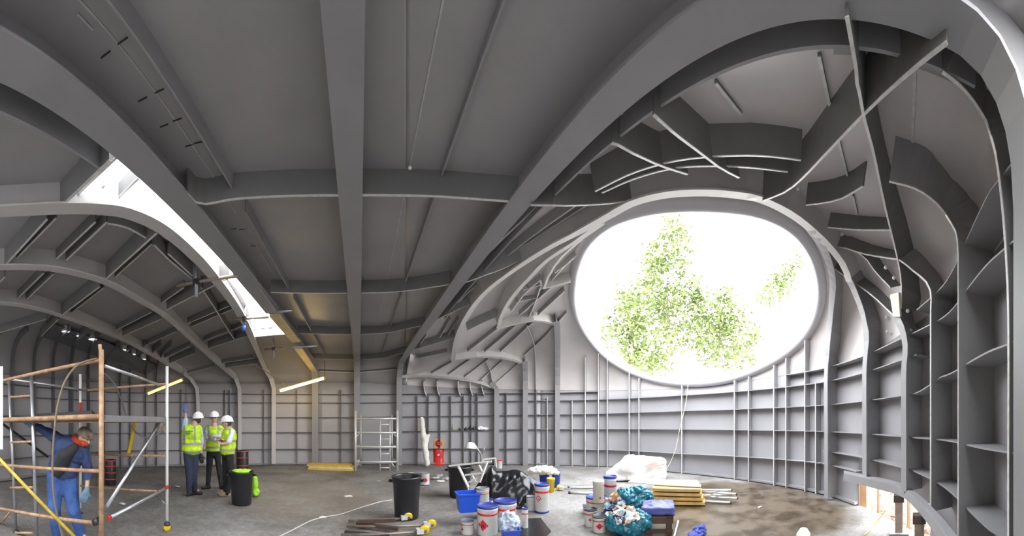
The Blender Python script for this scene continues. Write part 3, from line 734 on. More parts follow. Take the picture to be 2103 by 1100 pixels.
NAVY = mat('navy_trouser', (0.035, 0.045, 0.085), 0.8, 0, .2, 8); BLK = mat('black_cloth', (0.02, 0.02, 0.022), 0.8, 0, .2, 8)
SHOE = mat('black_shoe', (0.02, 0.02, 0.02), 0.4); TAN = mat('tan_shoe', (0.42, 0.30, 0.20), 0.7)
LBLUE = mat('pale_blue_shirt', (0.45, 0.60, 0.80), 0.8, 0, .1, 9); LILAC = mat('lilac_shirt', (0.60, 0.60, 0.78), 0.8, 0, .1, 9); WSH = mat('white_shirt', (0.72, 0.73, 0.78), 0.8, 0, .08, 9)
DEN = mat('worker_blue', (0.04, 0.065, 0.17), 0.85, 0, .35, 7, bump=.3); DEN2 = mat('worker_trouser_blue', (0.06, 0.14, 0.40), 0.85, 0, .35, 7, bump=.3)
def vest_mat(name, zs, xs, ztop):
    m = bpy.data.materials.new(name); m.use_nodes = True; t = m.node_tree; b = t.nodes['Principled BSDF']; N = t.nodes.new; L = t.links.new
    tc = N('ShaderNodeTexCoord'); s = N('ShaderNodeSeparateXYZ'); L(tc.outputs['Object'], s.inputs[0])
    def near(src, v, w):
        a = N('ShaderNodeMath'); a.operation = 'SUBTRACT'; L(src, a.inputs[0]); a.inputs[1].default_value = v
        c = N('ShaderNodeMath'); c.operation = 'ABSOLUTE'; L(a.outputs[0], c.inputs[0])
        d = N('ShaderNodeMath'); d.operation = 'LESS_THAN'; L(c.outputs[0], d.inputs[0]); d.inputs[1].default_value = w; return d.outputs[0]
    def op(o, a, bb):
        x = N('ShaderNodeMath'); x.operation = o; L(a, x.inputs[0])
        if isinstance(bb, float): x.inputs[1].default_value = bb
        else: L(bb, x.inputs[1])
        return x.outputs[0]
    f = None
    for z in zs: k = near(s.outputs[2], z, .026); f = k if f is None else op('MAXIMUM', f, k)
    above = op('GREATER_THAN', s.outputs[2], zs[0])
    for x in xs: f = op('MAXIMUM', f, op('MULTIPLY', near(s.outputs[0], x, .024), above))
    n = N('ShaderNodeTexNoise'); n.inputs['Scale'].default_value = 9; L(tc.outputs['Object'], n.inputs[0])
    r = N('ShaderNodeValToRGB'); r.color_ramp.elements[0].color = (0.38, 0.62, 0.01, 1); r.color_ramp.elements[1].color = (0.66, 0.90, 0.03, 1); r.color_ramp.elements[0].position = .35; r.color_ramp.elements[1].position = .6
    L(n.outputs[0], r.inputs[0])
    mx = N('ShaderNodeMix'); mx.data_type = 'RGBA'; L(f, mx.inputs[0]); L(r.outputs[0], mx.inputs[6]); mx.inputs[7].default_value = (0.33, 0.34, 0.34, 1)
    L(mx.outputs[2], b.inputs['Base Color']); b.inputs['Roughness'].default_value = .8
    return m
def hand_prims(w, dirv, palm_n, s=1.0, curl=0.4, side=1):
    """palm plus four fingers of unequal length and a thumb from the side of the palm"""
    d = Vector(dirv).normalized(); n = Vector(palm_n); n = (n - d * n.dot(d)).normalized(); a = d.cross(n) * side
    w = Vector(w); pr = []
    pc = w + d * .045 * s
    for k in (-1, -.33, .33, 1): pr.append(('c', w + d * .012 * s + a * k * .022 * s, w + d * .085 * s + a * k * .031 * s, .017 * s, .0135 * s, 8))
    for k, L in ((-1, .062), (-.33, .078), (.33, .082), (1, .070)):
        p0 = w + d * .088 * s + a * k * .031 * s
        d1 = (d * math.cos(curl) + n * math.sin(curl)); d2 = (d * math.cos(curl * 2.2) + n * math.sin(curl * 2.2))
        p1 = p0 + d1 * L * .55 * s; p2 = p1 + d2 * L * .45 * s
        pr += [('c', p0, p1, .0095 * s, .009 * s, 8), ('c', p1, p2, .009 * s, .0075 * s, 8)]
    t0 = w + d * .025 * s + a * .03 * s; t1 = t0 + (d * .6 + a * .7 + n * .3).normalized() * .038 * s; t2 = t1 + (d * .9 + a * .25 + n * .35).normalized() * .03 * s
    pr += [('c', t0, t1, .013 * s, .011 * s, 8), ('c', t1, t2, .0105 * s, .009 * s, 8)]
    return pr
def person(label, cx, dist, J, st):
    az = AZ(cx); base = pol(az, dist, 0); t = thing('person', label, 'person', base, -az)
    k = dist / R
    def j(n):
        x, y, dy = (J[n] + (0,))[:3]; return Vector(((x - cx) * k, dy, H - (y - Y0) * k))
    q = {n: j(n) for n in J}
    across = (q['shr'] - q['shl']).normalized(); up = (q['neck'] - q['pel']).normalized(); fw = up.cross(across).normalized()
    T = Matrix((across, fw, up)).transposed()
    hd = Vector(st['face']).normalized(); hu = Vector(st.get('hup', (0, 0, 1))); hx = hd.cross(hu).normalized(); hu = hx.cross(hd)
    Hm = Matrix((hx, hd, hu)).transposed(); hc = q['head']
    hp = lambda x, y, z: hc + Hm @ Vector((x, y, z))
    body = [('e', hc, (.074, .092, .108), Hm), ('e', hp(0, .025, -.055), (.055, .066, .06), Hm), ('c', hp(0, .085, .01), hp(0, .112, -.022), .011, .015, 8), ('e', hp(.077, -.005, -.01), (.012, .02, .032), Hm), ('e', hp(-.077, -.005, -.01), (.012, .02, .032), Hm),
            ('e', hp(0, .088, -.052), (.026, .012, .007), Hm), ('e', hp(0, .082, .032), (.05, .016, .01), Hm),
            ('c', q['neck'] - up * .03, hp(0, -.015, -.06), .056, .05), ('c', q['neck'], q['chest'], .07, .11), ('c', q['chest'], q['pel'], .11, .11)]
    for s in 'lr':
        body += [('c', q['neck'] - up * .06, q['sh' + s], .05, .048), ('c', q['sh' + s], q['el' + s], .046, .037), ('c', q['el' + s], q['wr' + s], .037, .026)]
        body += [('c', q['pel'], q['hip' + s], .09, .08), ('c', q['hip' + s], q['kn' + s], .07, .048), ('c', q['kn' + s], q['an' + s], .045, .035), ('c', q['an' + s], q['to' + s] - V(0, 0, .01), .035, .025)]
        hv = q['ha' + s] - q['wr' + s]
        if s not in st.get('gloves', {}): body += hand_prims(q['wr' + s], hv, st.get('pn', fw), 1.05, st.get('curl', .4), 1 if s == 'r' else -1)
    fuse('body', body, SKIN, t, .0095, 2)
    for s, gm in st.get('gloves', {}).items():
        hv = q['ha' + s] - q['wr' + s]
        fuse('glove', [('c', q['wr' + s] - hv * .2, q['wr' + s] + hv * .3, .034, .034)] + hand_prims(q['wr' + s], hv, st.get('pn', fw), 1.25, st.get('gcurl', .4), 1 if s == 'r' else -1), gm, t, .0095, 1)
    # eyes and hair
    for s in (-1, 1):
        bm = bmesh.new(); bmesh.ops.create_icosphere(bm, subdivisions=2, radius=.0095, matrix=Matrix.Translation(hp(.03 * s, .083, .008))); obj('eye', bm, HAIR, t)
    if st.get('glasses'):
        bm = bmesh.new()
        for s in (-1, 1): tube(bm, [hp(.03 * s + .022 * math.cos(a), .098, .006 + .016 * math.sin(a)) for a in [2 * PI * i / 12 for i in range(12)]], .003, 6, closed=True)
        tube(bm, [hp(-.008, .1, .01), hp(.008, .1, .01)], .003, 6)
        for s in (-1, 1): tube(bm, [hp(.052 * s, .096, .01), hp(.078 * s, 0, .005)], .003, 6)
        obj('glasses', bm, SHOE, t)
    if st.get('hair', True): fuse('hair', [('e', hp(0, -.018, .012), (.080, .085, .105), Hm), ('e', hp(0, -.04, -.03), (.07, .055, .06), Hm)], HAIR, t, .012, 1)
    # hat
    Hh = Matrix.Translation(hp(0, -.005, .045)) @ Hm.to_4x4()
    if st.get('hat') == 'hard':
        bm = bmesh.new(); lathe(bm, [(.140, -.004), (.131, .006), (.127, .03), (.115, .075), (.085, .108), (.045, .125), (0, .13)], 28, Hh, .92, 1.08); lathe(bm, [(.140, -.004), (.138, -.008), (.12, -.004), (.118, .03)], 28, Hh, .92, 1.08)
        hat = obj('hard_hat', bm, HAT, t)
        bm = bmesh.new(); lathe(bm, [(0, 0), (.06, 0), (.075, -.006), (.06, -.01), (0, -.008)], 18, Hh @ Matrix.Translation((0, .13, -.004)), 1.3, .8); obj('peak', bm, HAT, hat)
        bm = bmesh.new()
        for dx in (-.022, 0, .022): tube(bm, [Hh @ V(dx, .125 * math.cos(a), .012 + .122 * math.sin(a)) for a in [PI * .12 + PI * .76 * i / 10 for i in range(11)]], .006, 6)
        obj('crown_ridge', bm, HAT, hat)
    # trousers and shoes
    tr = [('e', q['pel'] - up * .02, (st.get('hw', .17), .125, .13), T)]
    kk = st.get('leg', 1.0)
    for s in 'lr': tr += [('c', q['hip' + s] + V(0, 0, .04), q['kn' + s], .098 * kk, .07 * kk), ('c', q['kn' + s], q['an' + s] + V(0, 0, -.01), .068 * kk, .058 * kk)]
    fuse('trousers', tr, st['trm'], t, .013, 4, .006, 9)
    for s in 'lr':
        a = q['an' + s]; to = q['to' + s]; a0 = Vector((a.x, a.y, .035)); d = Vector((to.x - a.x, to.y - a.y, 0)); d = d.normalized() if d.length > .01 else V(0, -1, 0)
        fuse('shoe', [('c', a + V(0, 0, -.0), a0 + V(0, 0, .015), .045, .045), ('c', a0 - d * .045, a0 + d * .15, .042, .036), ('c', a0 + d * .04 + V(0, 0, .03), a0 + d * .1, .042, .04)], st['shm'], t, .012, 2, cutz=.004)
    # torso clothing
    bw = st.get('bw', .2); bd = st.get('bd', .135)
    tors = [('c', q['shl'] + across * .02, q['shr'] - across * .02, .075, .075), ('e', q['chest'] + up * .02, (bw, bd, .2), T), ('e', (q['chest'] + q['pel']) / 2, (bw * .93, bd * .98, .19), T), ('e', q['pel'] + up * .06, (bw * .95, bd, .14), T), ('c', q['neck'] - up * .08, q['neck'] - up * .02, .08, .062)]
    sl = []
    for s in 'lr':
        if st['sleeve'] == 'long': ak = st.get('arm', 1); sl += [('c', q['sh' + s], q['el' + s], .066 * ak, .054 * ak), ('c', q['el' + s], q['wr' + s], .052 * ak, .042 * ak)]
        else:
            e = q['sh' + s].lerp(q['el' + s], .85); sl += [('c', q['sh' + s], e, .066, .062)]
    if st['sleeve'] == 'short':
        fuse('shirt', [tors[0], ('c', q['neck'] - up * .08, q['neck'] - up * .0, .075, .06)] + sl, st['shirt'], t, .013, 3, .004, 12)
    else:
        fuse(st.get('topname', 'shirt'), tors + sl, st['shirt'], t, .013, 3, st.get('cr', .006), 9, cutz=st.get('hem'))
    if st.get('vest'):
        big = [('c', q['shl'] + across * .03, q['shr'] - across * .03, .088, .088)] + [('e', p[1], (p[2][0] + .022, p[2][1] + .022, p[2][2]), T) for p in tors[1:4]]
        fuse('hi_vis_vest', big, st['vest'], t, .013, 4, .007, 8, cutz=st['hem'])
    return t, q, hp, Hm
# stout man seen from behind, left arm pointing up
m1 = dict(pel=(393, 928, 0), chest=(394, 893, 0), neck=(401, 868, 0), head=(407, 861, .02), shl=(379, 877, 0), shr=(410, 880, 0), ell=(382, 860, -.02), wrl=(380, 845, 0), hal=(379, 836, 0), elr=(414, 912, .02), wrr=(413, 934, -.02), har=(414, 945, -.02),
          hipl=(386, 935, 0), hipr=(400, 935, 0), knl=(388, 972, 0), knr=(399, 972, .04), anl=(389, 1009, 0), anr=(400, 1006, .12), tol=(396, 1012, .06), tor=(408, 1009, .12))
t, q, hp, Hm = person('man in a hard hat seen from behind, arm raised, yellow vest over pale blue shirt', 397, 6.69, m1, dict(face=(.35, .9, .1), hat='hard', trm=NAVY, shm=SHOE, shirt=LBLUE, sleeve='short', vest=vest_mat('vest_a', (1.16, .98), (.03, -.2), 1.5), hem=.80, bw=.215, bd=.17, leg=1.12,
    gloves={'l': mat('blue_glove', (.12, .14, .32), .7), 'r': mat('black_glove', (.02, .02, .02), .7)}))
GRN = mat('vest_print_green', (0.04, 0.30, 0.10), 0.7)
bm = bmesh.new()
for r_, ws in ((0, (.05, .07, .04)), (1, (.06, .04))):
    x = -.19
    for w_ in ws: box(bm, (x, -.205, 1.43 - r_ * .045), (x + w_, -.192, 1.455 - r_ * .045)); x += w_ + .012
obj('vest_print', bm, GRN, t)
m2 = dict(pel=(438, 927, 0), chest=(439, 894, 0), neck=(440, 871, 0), head=(440, 858, 0), shl=(425, 880, 0), shr=(455, 880, 0), ell=(425, 899, -.05), wrl=(442, 902, -.22), hal=(452, 899, -.2), elr=(458, 896, -.05), wrr=(438, 894, -.24), har=(428, 897, -.2),
          hipl=(432, 932, 0), hipr=(446, 932, 0), knl=(429, 965, -.02), knr=(450, 965, 0), anl=(427, 996, 0), anr=(455, 997, 0), tol=(416, 1000, -.06), tor=(459, 1001, -.1))
person('man facing the camera with crossed arms, yellow vest over lilac shirt, glasses', 438, 7.4, {**m2}, dict(face=(-.05, -1, -.05), hat='hard', glasses=True, trm=BLK, shm=SHOE, shirt=LILAC, sleeve='long', vest=vest_mat('vest_b', (1.22, 1.02), (.12, -.12), 1.6), hem=.93, bw=.185, bd=.13, pn=(0, 0, -1)))
m3 = dict(pel=(467, 930, 0), chest=(470, 897, 0), neck=(470, 878, 0), head=(466, 869, 0), shl=(463, 886, .12), shr=(477, 887, -.1), ell=(458, 905, .1), wrl=(450, 903, -.05), hal=(456, 900, -.12), elr=(469, 908, -.2), wrr=(456, 910, -.2), har=(449, 906, -.15),
          hipl=(464, 936, .07), hipr=(471, 936, -.05), knl=(463, 972, .07), knr=(474, 972, -.05), anl=(463, 1008, .08), anr=(466, 1010, -.06), tol=(452, 1012, .08), tor=(455, 1014, -.08))
person('man seen side-on with white hard hat and tan shoes, yellow vest over white shirt', 467, 6.72, m3, dict(face=(-1, .15, -.03), hat='hard', trm=BLK, shm=TAN, shirt=WSH, sleeve='short', vest=vest_mat('vest_c', (1.22, 1.02), (.05,), 1.6), hem=.84, bw=.175, bd=.15, pn=(0, 0, -1)))
# stooping worker
SCARF = mat('red_scarf', (0.55, 0.06, 0.02), .8, 0, .25, 12); CAMO = mat('camouflage_cap', (0.42, 0.34, 0.24), .85, 0, 0, 14, col2=(0.16, 0.11, 0.08))
m4 = dict(pel=(126, 972, 0), chest=(142, 925, -.1), neck=(155, 902, -.18), head=(171, 896, -.24), shl=(116, 897, -.05), shr=(170, 925, -.15), ell=(93, 885, -.02), wrl=(74, 876, .0), hal=(64, 871, 0), elr=(180, 962, -.13), wrr=(176, 1000, -.2), har=(171, 1016, -.2),
          hipl=(114, 982, 0), hipr=(140, 985, -.02), knl=(112, 1042, -.08), knr=(151, 1044, -.1), anl=(117, 1096, 0), anr=(166, 1093, 0), tol=(121, 1104, -.12), tor=(178, 1101, -.1))
t, q, hp, Hm = person('stooping worker in blue overalls and red scarf inside the scaffold tower', 135, 4.2, m4, dict(face=(.62, -.65, -.45), hup=(.35, -.1, .9), hair=False, trm=DEN2, shm=DEN, shirt=DEN, sleeve='long', topname='jacket', hem=.88, hw=.19, bw=.235, bd=.165, leg=1.3, arm=1.25, cr=.014,
    gloves={'r': mat('grey_glove', (.16, .28, .38), .8), 'l': mat('grey_glove', (.16, .28, .38), .8)}, pn=(0, 1, 0)))
fuse('scarf', [('e', hp(0, .03, -.05), (.073, .078, .055), Hm), ('c', q['neck'], hp(0, 0, -.06), .075, .07)], SCARF, t, .012, 2, .006, 14)
fuse('cap', [('e', hp(0, -.01, .05), (.098, .115, .095), Hm), ('e', hp(0, .095, .045), (.075, .07, .013), Hm)], CAMO, t, .011, 2)
# dark shirt front showing in the open jacket
fuse('undershirt', [('c', q['neck'] + V(-.02, -.09, -.09), q['chest'] + V(-.05, -.12, -.04), .06, .105), ('c', q['chest'] + V(-.05, -.12, -.04), q['pel'] + V(-.03, -.11, .06), .105, .1)], mat('charcoal_shirt', (.03, .03, .033), .85, 0, .2, 9), t, .013, 2)

# ---------------------------------------------------------------- scaffold tower
RUST = mat('rusty_scaffold_tube', (0.56, 0.36, 0.20), .6, .1, 0, 9, col2=(0.34, 0.19, 0.10)); ALU = mat('scaffold_aluminium', (0.62, 0.64, 0.68), .32, .8, .15, 9); REDP = mat('red_clip', (.55, .03, .02), .4)
YEL = mat('yellow_plastic', (.78, .52, .01), .4); WHT = mat('white_paint', (.8, .8, .78), .5); DKM = mat('dark_metal', (.06, .06, .065), .45, .5); GREY = mat('grey_metal', (.30, .30, .31), .4, .6)
TW = thing('scaffold_tower', 'rusty and silver scaffold tower with a deck around the stooping worker', 'scaffold tower', (-3.4, 2.8, 0))
def tw(name, a, b, r, m, par=None):
    o = Vector((3.4, -2.8, 0)); bm = bmesh.new(); tube(bm, [Vector(a) + o, Vector(b) + o], r, 10); return obj(name, bm, m, par or TW)
def foot(x, d, z=0): return pol(AZ(x), d, z)
tw('corner_post', foot(208, 3.28), P(208, 718, 3.28), .028, RUST); tw('corner_post', P(208, 735, 3.28), P(205, 707, 3.28), .021, RUST)
tw('corner_post', foot(343, 4.55, .16), P(343, 752, 4.55), .024, WHT); tw('corner_post', foot(165, 5.4, .1), P(165, 768, 5.4), .024, WHT); tw('red_sleeve', P(165, 826, 5.39), P(165, 846, 5.39), .028, REDP)
tw('frame_post', foot(33, 4.5), P(18, 775, 4.6), .024, ALU); tw('frame_post', foot(76, 4.1), P(64, 765, 4.1), .027, ALU)
for y0, y1 in ((815, 812), (908, 906), (1001, 1000), (1093, 1094)): tw('rung', P(21, y0, 4.58), P(67, y1, 4.12), .017, RUST)
tw('guard_rail', P(-40, 792, 4.9), P(208, 739, 3.3), .022, RUST); tw('deck_beam', P(-40, 863, 4.8), P(205, 855, 3.3), .032, RUST); tw('guard_rail', P(-40, 950, 4.9), P(205, 967, 3.3), .022, RUST); tw('base_rail', P(-40, 1035, 4.9), P(204, 1074, 3.3), .022, RUST)
tw('guard_rail', P(214, 751, 3.3), P(325, 789, 4.45), .019, ALU); tw('guard_rail', P(179, 801, 5.35), P(343, 788, 4.55), .019, RUST); tw('guard_rail', P(24, 779, 4.6), P(180, 802, 5.35), .019, ALU)
tw('guard_rail', P(165, 931, 5.38), P(343, 936, 4.55), .019, RUST); tw('base_rail', P(165, 997, 5.38), P(322, 1008, 4.62), .016, RUST)
b1 = tw('diagonal_brace', P(219, 1040, 3.32), P(328, 867, 4.5), .021, ALU); b2 = tw('diagonal_brace', P(222, 1064, 3.32), P(344, 1000, 4.52), .021, ALU)
tw('brace_clip', P(222, 1064, 3.31), P(226, 1061, 3.35), .026, REDP, b2); tw('brace_clip', P(340, 1002, 4.45), P(345, 999, 4.5), .026, REDP, b2)
tw('diagonal_brace', P(5, 870, 4.85), P(98, 937, 5.25), .022, DKM); tw('diagonal_brace', P(322, 1017, 4.75), P(343, 1038, 4.56), .014, GREY); tw('diagonal_brace', P(325, 868, 4.5), P(343, 893, 4.55), .012, RUST)
tw('diagonal_brace', P(0, 1075, 4.85), P(24, 1047, 4.6), .015, RUST); tw('coupler', P(193, 1073, 3.33), P(203, 1068, 3.3), .04, DKM)
o3 = Vector((3.4, -2.8, 0))
bm = bmesh.new(); a = P(-30, 861, 4.75); b = P(205, 858, 3.34); c = P(340, 864, 4.5); d = P(165, 866, 5.35); 
for q0, q1 in ((0, .48), (.5, .98)):
    A_ = [a.lerp(d, q0), b.lerp(c, q0)]; B_ = [a.lerp(d, q1), b.lerp(c, q1)]; zz = 1.655
    A_ = [Vector((p.x, p.y, zz)) + o3 for p in A_]; B_ = [Vector((p.x, p.y, zz)) + o3 for p in B_]; ribbon(bm, A_, B_, .04)
obj('deck_board', bm, mat('deck_plywood', (.22, .15, .10), .8, 0, .3, 6), TW)
bm = bmesh.new(); bar(bm, P(214, 859, 3.34) + o3, P(338, 861, 4.5) + o3, .04, .075); obj('deck_edge', bm, ALU, TW)
bm = bmesh.new(); bar(bm, P(78, 853, 4.15) + o3, P(192, 848, 3.4) + o3, .05, .03); bar(bm, P(78, 853, 4.25) + o3, P(190, 847, 3.5) + o3, .03, .05); obj('toe_board', bm, DKM, TW)
cs = tw('caster_stem', foot(343, 4.55, .1), foot(343, 4.55, .3), .016, GREY)
bm = bmesh.new(); Mw = Matrix.Translation(foot(343, 4.55, .055) + o3) @ Matrix.Rotation(.9, 4, 'Z') @ Matrix.Rotation(PI / 2, 4, 'X'); lathe(bm, [(0, -.02), (.05, -.02), (.055, -.012), (.055, .012), (.05, .02), (0, .02)], 20, Mw); obj('caster_wheel', bm, YEL, cs)
bm = bmesh.new(); lathe(bm, [(.045, 0), (.05, .02), (.04, .045), (0, .05)], 16, Matrix.Translation(foot(343, 4.55, .085) + o3)); obj('caster_fork', bm, DKM, cs)
for (x, d_) in ((208, 3.28), (33, 4.5), (76, 4.1), (165, 5.4)):
    bm = bmesh.new(); lathe(bm, [(0, 0), (.05, 0), (.05, .02), (0, .05)], 14, Matrix.Translation(foot(x, d_) + o3)); obj('foot_plate', bm, DKM, TW)
# things on and at the tower
def cable(name, label, pts, r, m, cat='cable', smooth=True):
    f = [Vector(p) for p in pts]
    if smooth:
        out = []
        for i in range(len(f) - 1):
            p0 = f[max(i - 1, 0)]; p1 = f[i]; p2 = f[i + 1]; p3 = f[min(i + 2, len(f) - 1)]
            for k in range(8):
                u = k / 8; out.append(.5 * ((2 * p1) + (-p0 + p2) * u + (2 * p0 - 5 * p1 + 4 * p2 - p3) * u * u + (-p0 + 3 * p1 - 3 * p2 + p3) * u ** 3))
        out.append(f[-1]); f = out
    bm = bmesh.new(); tube(bm, f, r, 8); return tag(obj(name, bm, m), label, cat)
HOSE = mat('brown_hose', (.20, .15, .10), .5)
cable('air_hose', 'brown hose hanging from the tower top rail down beside the worker', [P(200, 736, 3.32), P(175, 742, 3.3), P(155, 753, 3.25), (P(135, 780, 3.2)), P(121, 820, 3.2), P(113, 870, 3.2), P(108, 940, 3.2), P(109, 1000, 3.2), P(116, 1050, 3.2), P(128, 1100, 3.2), P(140, 1150, 3.2)], .012, HOSE, 'hose')
cable('power_cable', 'dark cable looping from the tall corner post to the brace top', [P(213, 766, 3.3), P(232, 785, 3.4), P(247, 815, 3.55), P(260, 855, 3.75), P(277, 885, 3.95), P(300, 898, 4.15), P(325, 890, 4.35), P(338, 870, 4.5)], .008, mat('cable_dark', (.12, .11, .10), .5))
cable('yellow_pole', 'long thin yellow pole slanting across the tower in front', [P(-40, 900, 3.05), P(225, 1172, 3.05)], .017, mat('yellow_paint_worn', (.62, .45, .05), .5, 0, .3, 12), 'pole', False)
bm = bmesh.new(); bar(bm, P(277, 866, 4.7), P(264, 930, 4.9), .05, .03); tag(obj('yellow_bar', bm, YEL), 'short yellow bar hanging under the tower deck', 'bar')
bm = bmesh.new(); A_ = P(-25, 752, 3.4); B_ = P(6, 752, 3.4); ribbon(bm, [A_, P(-25, 922, 3.4)], [B_, P(6, 922, 3.4)], .02); tag(obj('white_board', bm, WHT), 'white upright board cut off by the left picture edge', 'board')

# ---------------------------------------------------------------- tubes and boards hung at the slot, lamps
STL = mat('scaffold_steel', (.42, .44, .48), .35, .6, .2, 9)
def tubeset(label, parts, name='scaffold_tube'):
    t = None; bm = bmesh.new()
    for a, b in parts[:1]: tube(bm, [a, b], .026, 10)
    r = tag(obj(name, bm, STL), label, 'scaffold tube')
    for a, b in parts[1:]:
        bm = bmesh.new(); tube(bm, [a, b], .026, 10); obj('cross_tube', bm, mat('scaffold_steel_brown', (.36, .30, .22), .45, .4, .3, 9), r)
    return r
def coup(r, p):
    bm = bmesh.new(); box(bm, (-.045, -.045, -.045), (.045, .045, .045), Matrix.Translation(p)); obj('coupler', bm, DKM, r)
r = tubeset('nearest hanging scaffold tube with a long cross tube at the slot', [(P(403, 492, 4.55), P(403, 610, 4.5)), (P(362, 587, 4.62), P(488, 566, 4.45))]); coup(r, P(404, 580, 4.53))
r = tubeset('middle hanging scaffold tube with cross tube and blue end at the slot', [(P(503, 598, 6.2), P(503, 668, 6.2)), (P(466, 656, 6.25), P(552, 651, 6.1))]); coup(r, P(503, 655, 6.17))
bm = bmesh.new(); tube(bm, [P(501, 668, 6.2), P(500, 679, 6.2)], .04, 10); obj('blue_cap', bm, mat('blue_cap', (.03, .12, .5), .4), r)
r = tubeset('farthest small hanging scaffold tube with short cross tube', [(P(562, 678, 8.7), P(562, 735, 8.7)), (P(543, 717, 8.75), P(582, 715, 8.6))]); coup(r, P(562, 716, 8.68))
tubeset('short cross tube fixed under the slot beam, nearer of two', [(P(553, 641, 5.75), P(600, 637, 5.75))]); tubeset('short cross tube fixed under the slot beam, farther of two', [(P(598, 713, 8.0), P(652, 710, 8.0))])
PLK = mat('plank_pale', (.62, .50, .28), .7, 0, .2, 5)
for lb, a, b, m_ in (('grey board strapped under the slot beam, nearest', P(491, 556, 4.35), P(557, 640, 5.7), STEEL), ('pale timber board strapped under the slot beam, middle one', P(563, 646, 5.95), P(608, 701, 7.85), PLK), ('pale timber board strapped under the slot beam, farthest', P(612, 714, 8.2), P(646, 762, 10.9), PLK)):
    bm = bmesh.new(); bar(bm, a, b, .2, .05); tag(obj('scaffold_board', bm, m_), lb, 'board')
TUBE = mat('lamp_tube_glow', (1, .85, .5), .4, emit=(1.0, .72, .26), estr=17.0); HOU = mat('lamp_housing', (.75, .55, .12), .4)
def tube_lamp(label, a, b, glow, cab):
    m_ = (a + b) / 2; t = thing('tube_lamp', label, 'lamp', m_, 0); a0 = a - m_; b0 = b - m_
    bm = bmesh.new(); tube(bm, [a0, b0], .036, 12); obj('lamp_tube', bm, glow, t)
    bm = bmesh.new()
    for u in (0, 1):
        bm = bmesh.new(); tube(bm, [a0.lerp(b0, u - (.01 if u == 0 else -.01)), a0.lerp(b0, u + (.03 if u == 0 else -.03))], .043, 12); obj('end_cap', bm, HOU, t)
    bm = bmesh.new(); bar(bm, a0 + V(0, 0, .05), b0 + V(0, 0, .05), .05, .03); obj('housing', bm, HOU, t)
    bm = bmesh.new(); tube(bm, [b0, cab - m_], .008, 6); obj('hanger', bm, DKM, t)
tube_lamp('lit yellow tube lamp slanting in front of the front wall', P(573, 803, 9.6), P(667, 776, 9.6), TUBE, P(667, 740, 9.6))
tube_lamp('yellow tube lamp behind the scaffold tower top', P(302, 809, 9.4), P(376, 779, 9.4), mat('lamp_tube_dim', (1, .7, .2), .4, emit=(1.0, .6, .12), estr=1.5), P(376, 752, 9.4))
cable('lamp_cord', 'thin cord running from roof rib down to the lit tube lamp', [P(515, 745, 9.2), P(550, 765, 9.4), P(586, 790, 9.55)], .012, HOSE)
# ================================================================ THINGS ON THE FLOOR
def at(x, y, z=0.0):
    d = (H - z) * R / (y - Y0); return pol(AZ(x), d, z), d, d / R
def rzv(x): return -AZ(x)
BINM = mat('black_bin_plastic', (0.022, 0.022, 0.026), .38, 0, .15, 6)
def bin_(label, x, y, rw, h, lean=0):
    p, d, k = at(x, y); r = rw; t = thing('rubbish_bin', label, 'bin', p, rzv(x))
    bm = bmesh.new(); lathe(bm, [(0, .01), (r * .8, 0), (r * .84, .02), (r * .96, h * .82), (r * 1.0, h * .84), (r * 1.0, h * .93), (r * 1.06, h * .95), (r * 1.07, h), (r * 1.0, h), (r * .97, h * .95), (r * .8, .05), (0, .04)], 36); obj('body', bm, BINM, t)
    for s in (-1, 1):
        bm = bmesh.new(); tube(bm, [V(s * r * 1.0, -.07, h * .87), V(s * r * 1.22, -.06, h * .88), V(s * r * 1.22, .06, h * .88), V(s * r * 1.0, .07, h * .87)], .014, 8); obj('handle', bm, BINM, t)
    return t, p
b1_, p1_ = bin_('black bin with a lime liner beside the three men', 496, 1034, .235, .66)
LIME = mat('lime_fabric', (.42, .80, .03), .7, 0, .15, 8)
fuse('bin_liner', [('e', (-.06, 0, .66), (.13, .12, .035)), ('e', (.08, .02, .67), (.12, .1, .03)), ('e', (.02, -.08, .655), (.14, .08, .03))], LIME, b1_, .014, 2, .012, 14)
pp, d, k = at(519, 1020)
lv = fuse('lime_jacket', [('e', (0, 0, .28), (.07, .09, .24)), ('e', (.02, 0, .1), (.085, .1, .1))], LIME, None, .014, 2, .02, 9); lv.location = pp + V(.03, .05, 0); tag(lv, 'lime jacket slumped against the right side of the bin', 'jacket')
bin_('large empty black bin standing alone on the open floor', 835, 1062, .245, .72)
bin_('black bin half hidden behind white frame and black sheet', 944, 1019, .26, .67)
# banded black drums
REDB = mat('red_band', (.62, .03, .02), .5)
for (x, y, r, h, lb) in ((227, 995, .145, .66, 'black drum with red bands behind the scaffold tower'), (498, 985, .17, .84, 'black drum with red bands standing behind the men and bin')):
    p, d, k = at(x, y); t = thing('banded_drum', lb, 'drum', p, 0)
    bm = bmesh.new(); lathe(bm, [(0, 0), (r, 0), (r * 1.02, .02), (r * 1.0, h - .02), (r * .95, h), (r * .8, h), (r * .78, h - .04), (0, h - .04)], 28); obj('body', bm, BINM, t)
    for f in (.25, .5, .76, .97):
        bm = bmesh.new(); lathe(bm, [(r * 1.03, f * h - .014), (r * 1.045, f * h - .014), (r * 1.045, f * h + .012), (r * 1.03, f * h + .012)], 28); obj('band', bm, REDB, t)
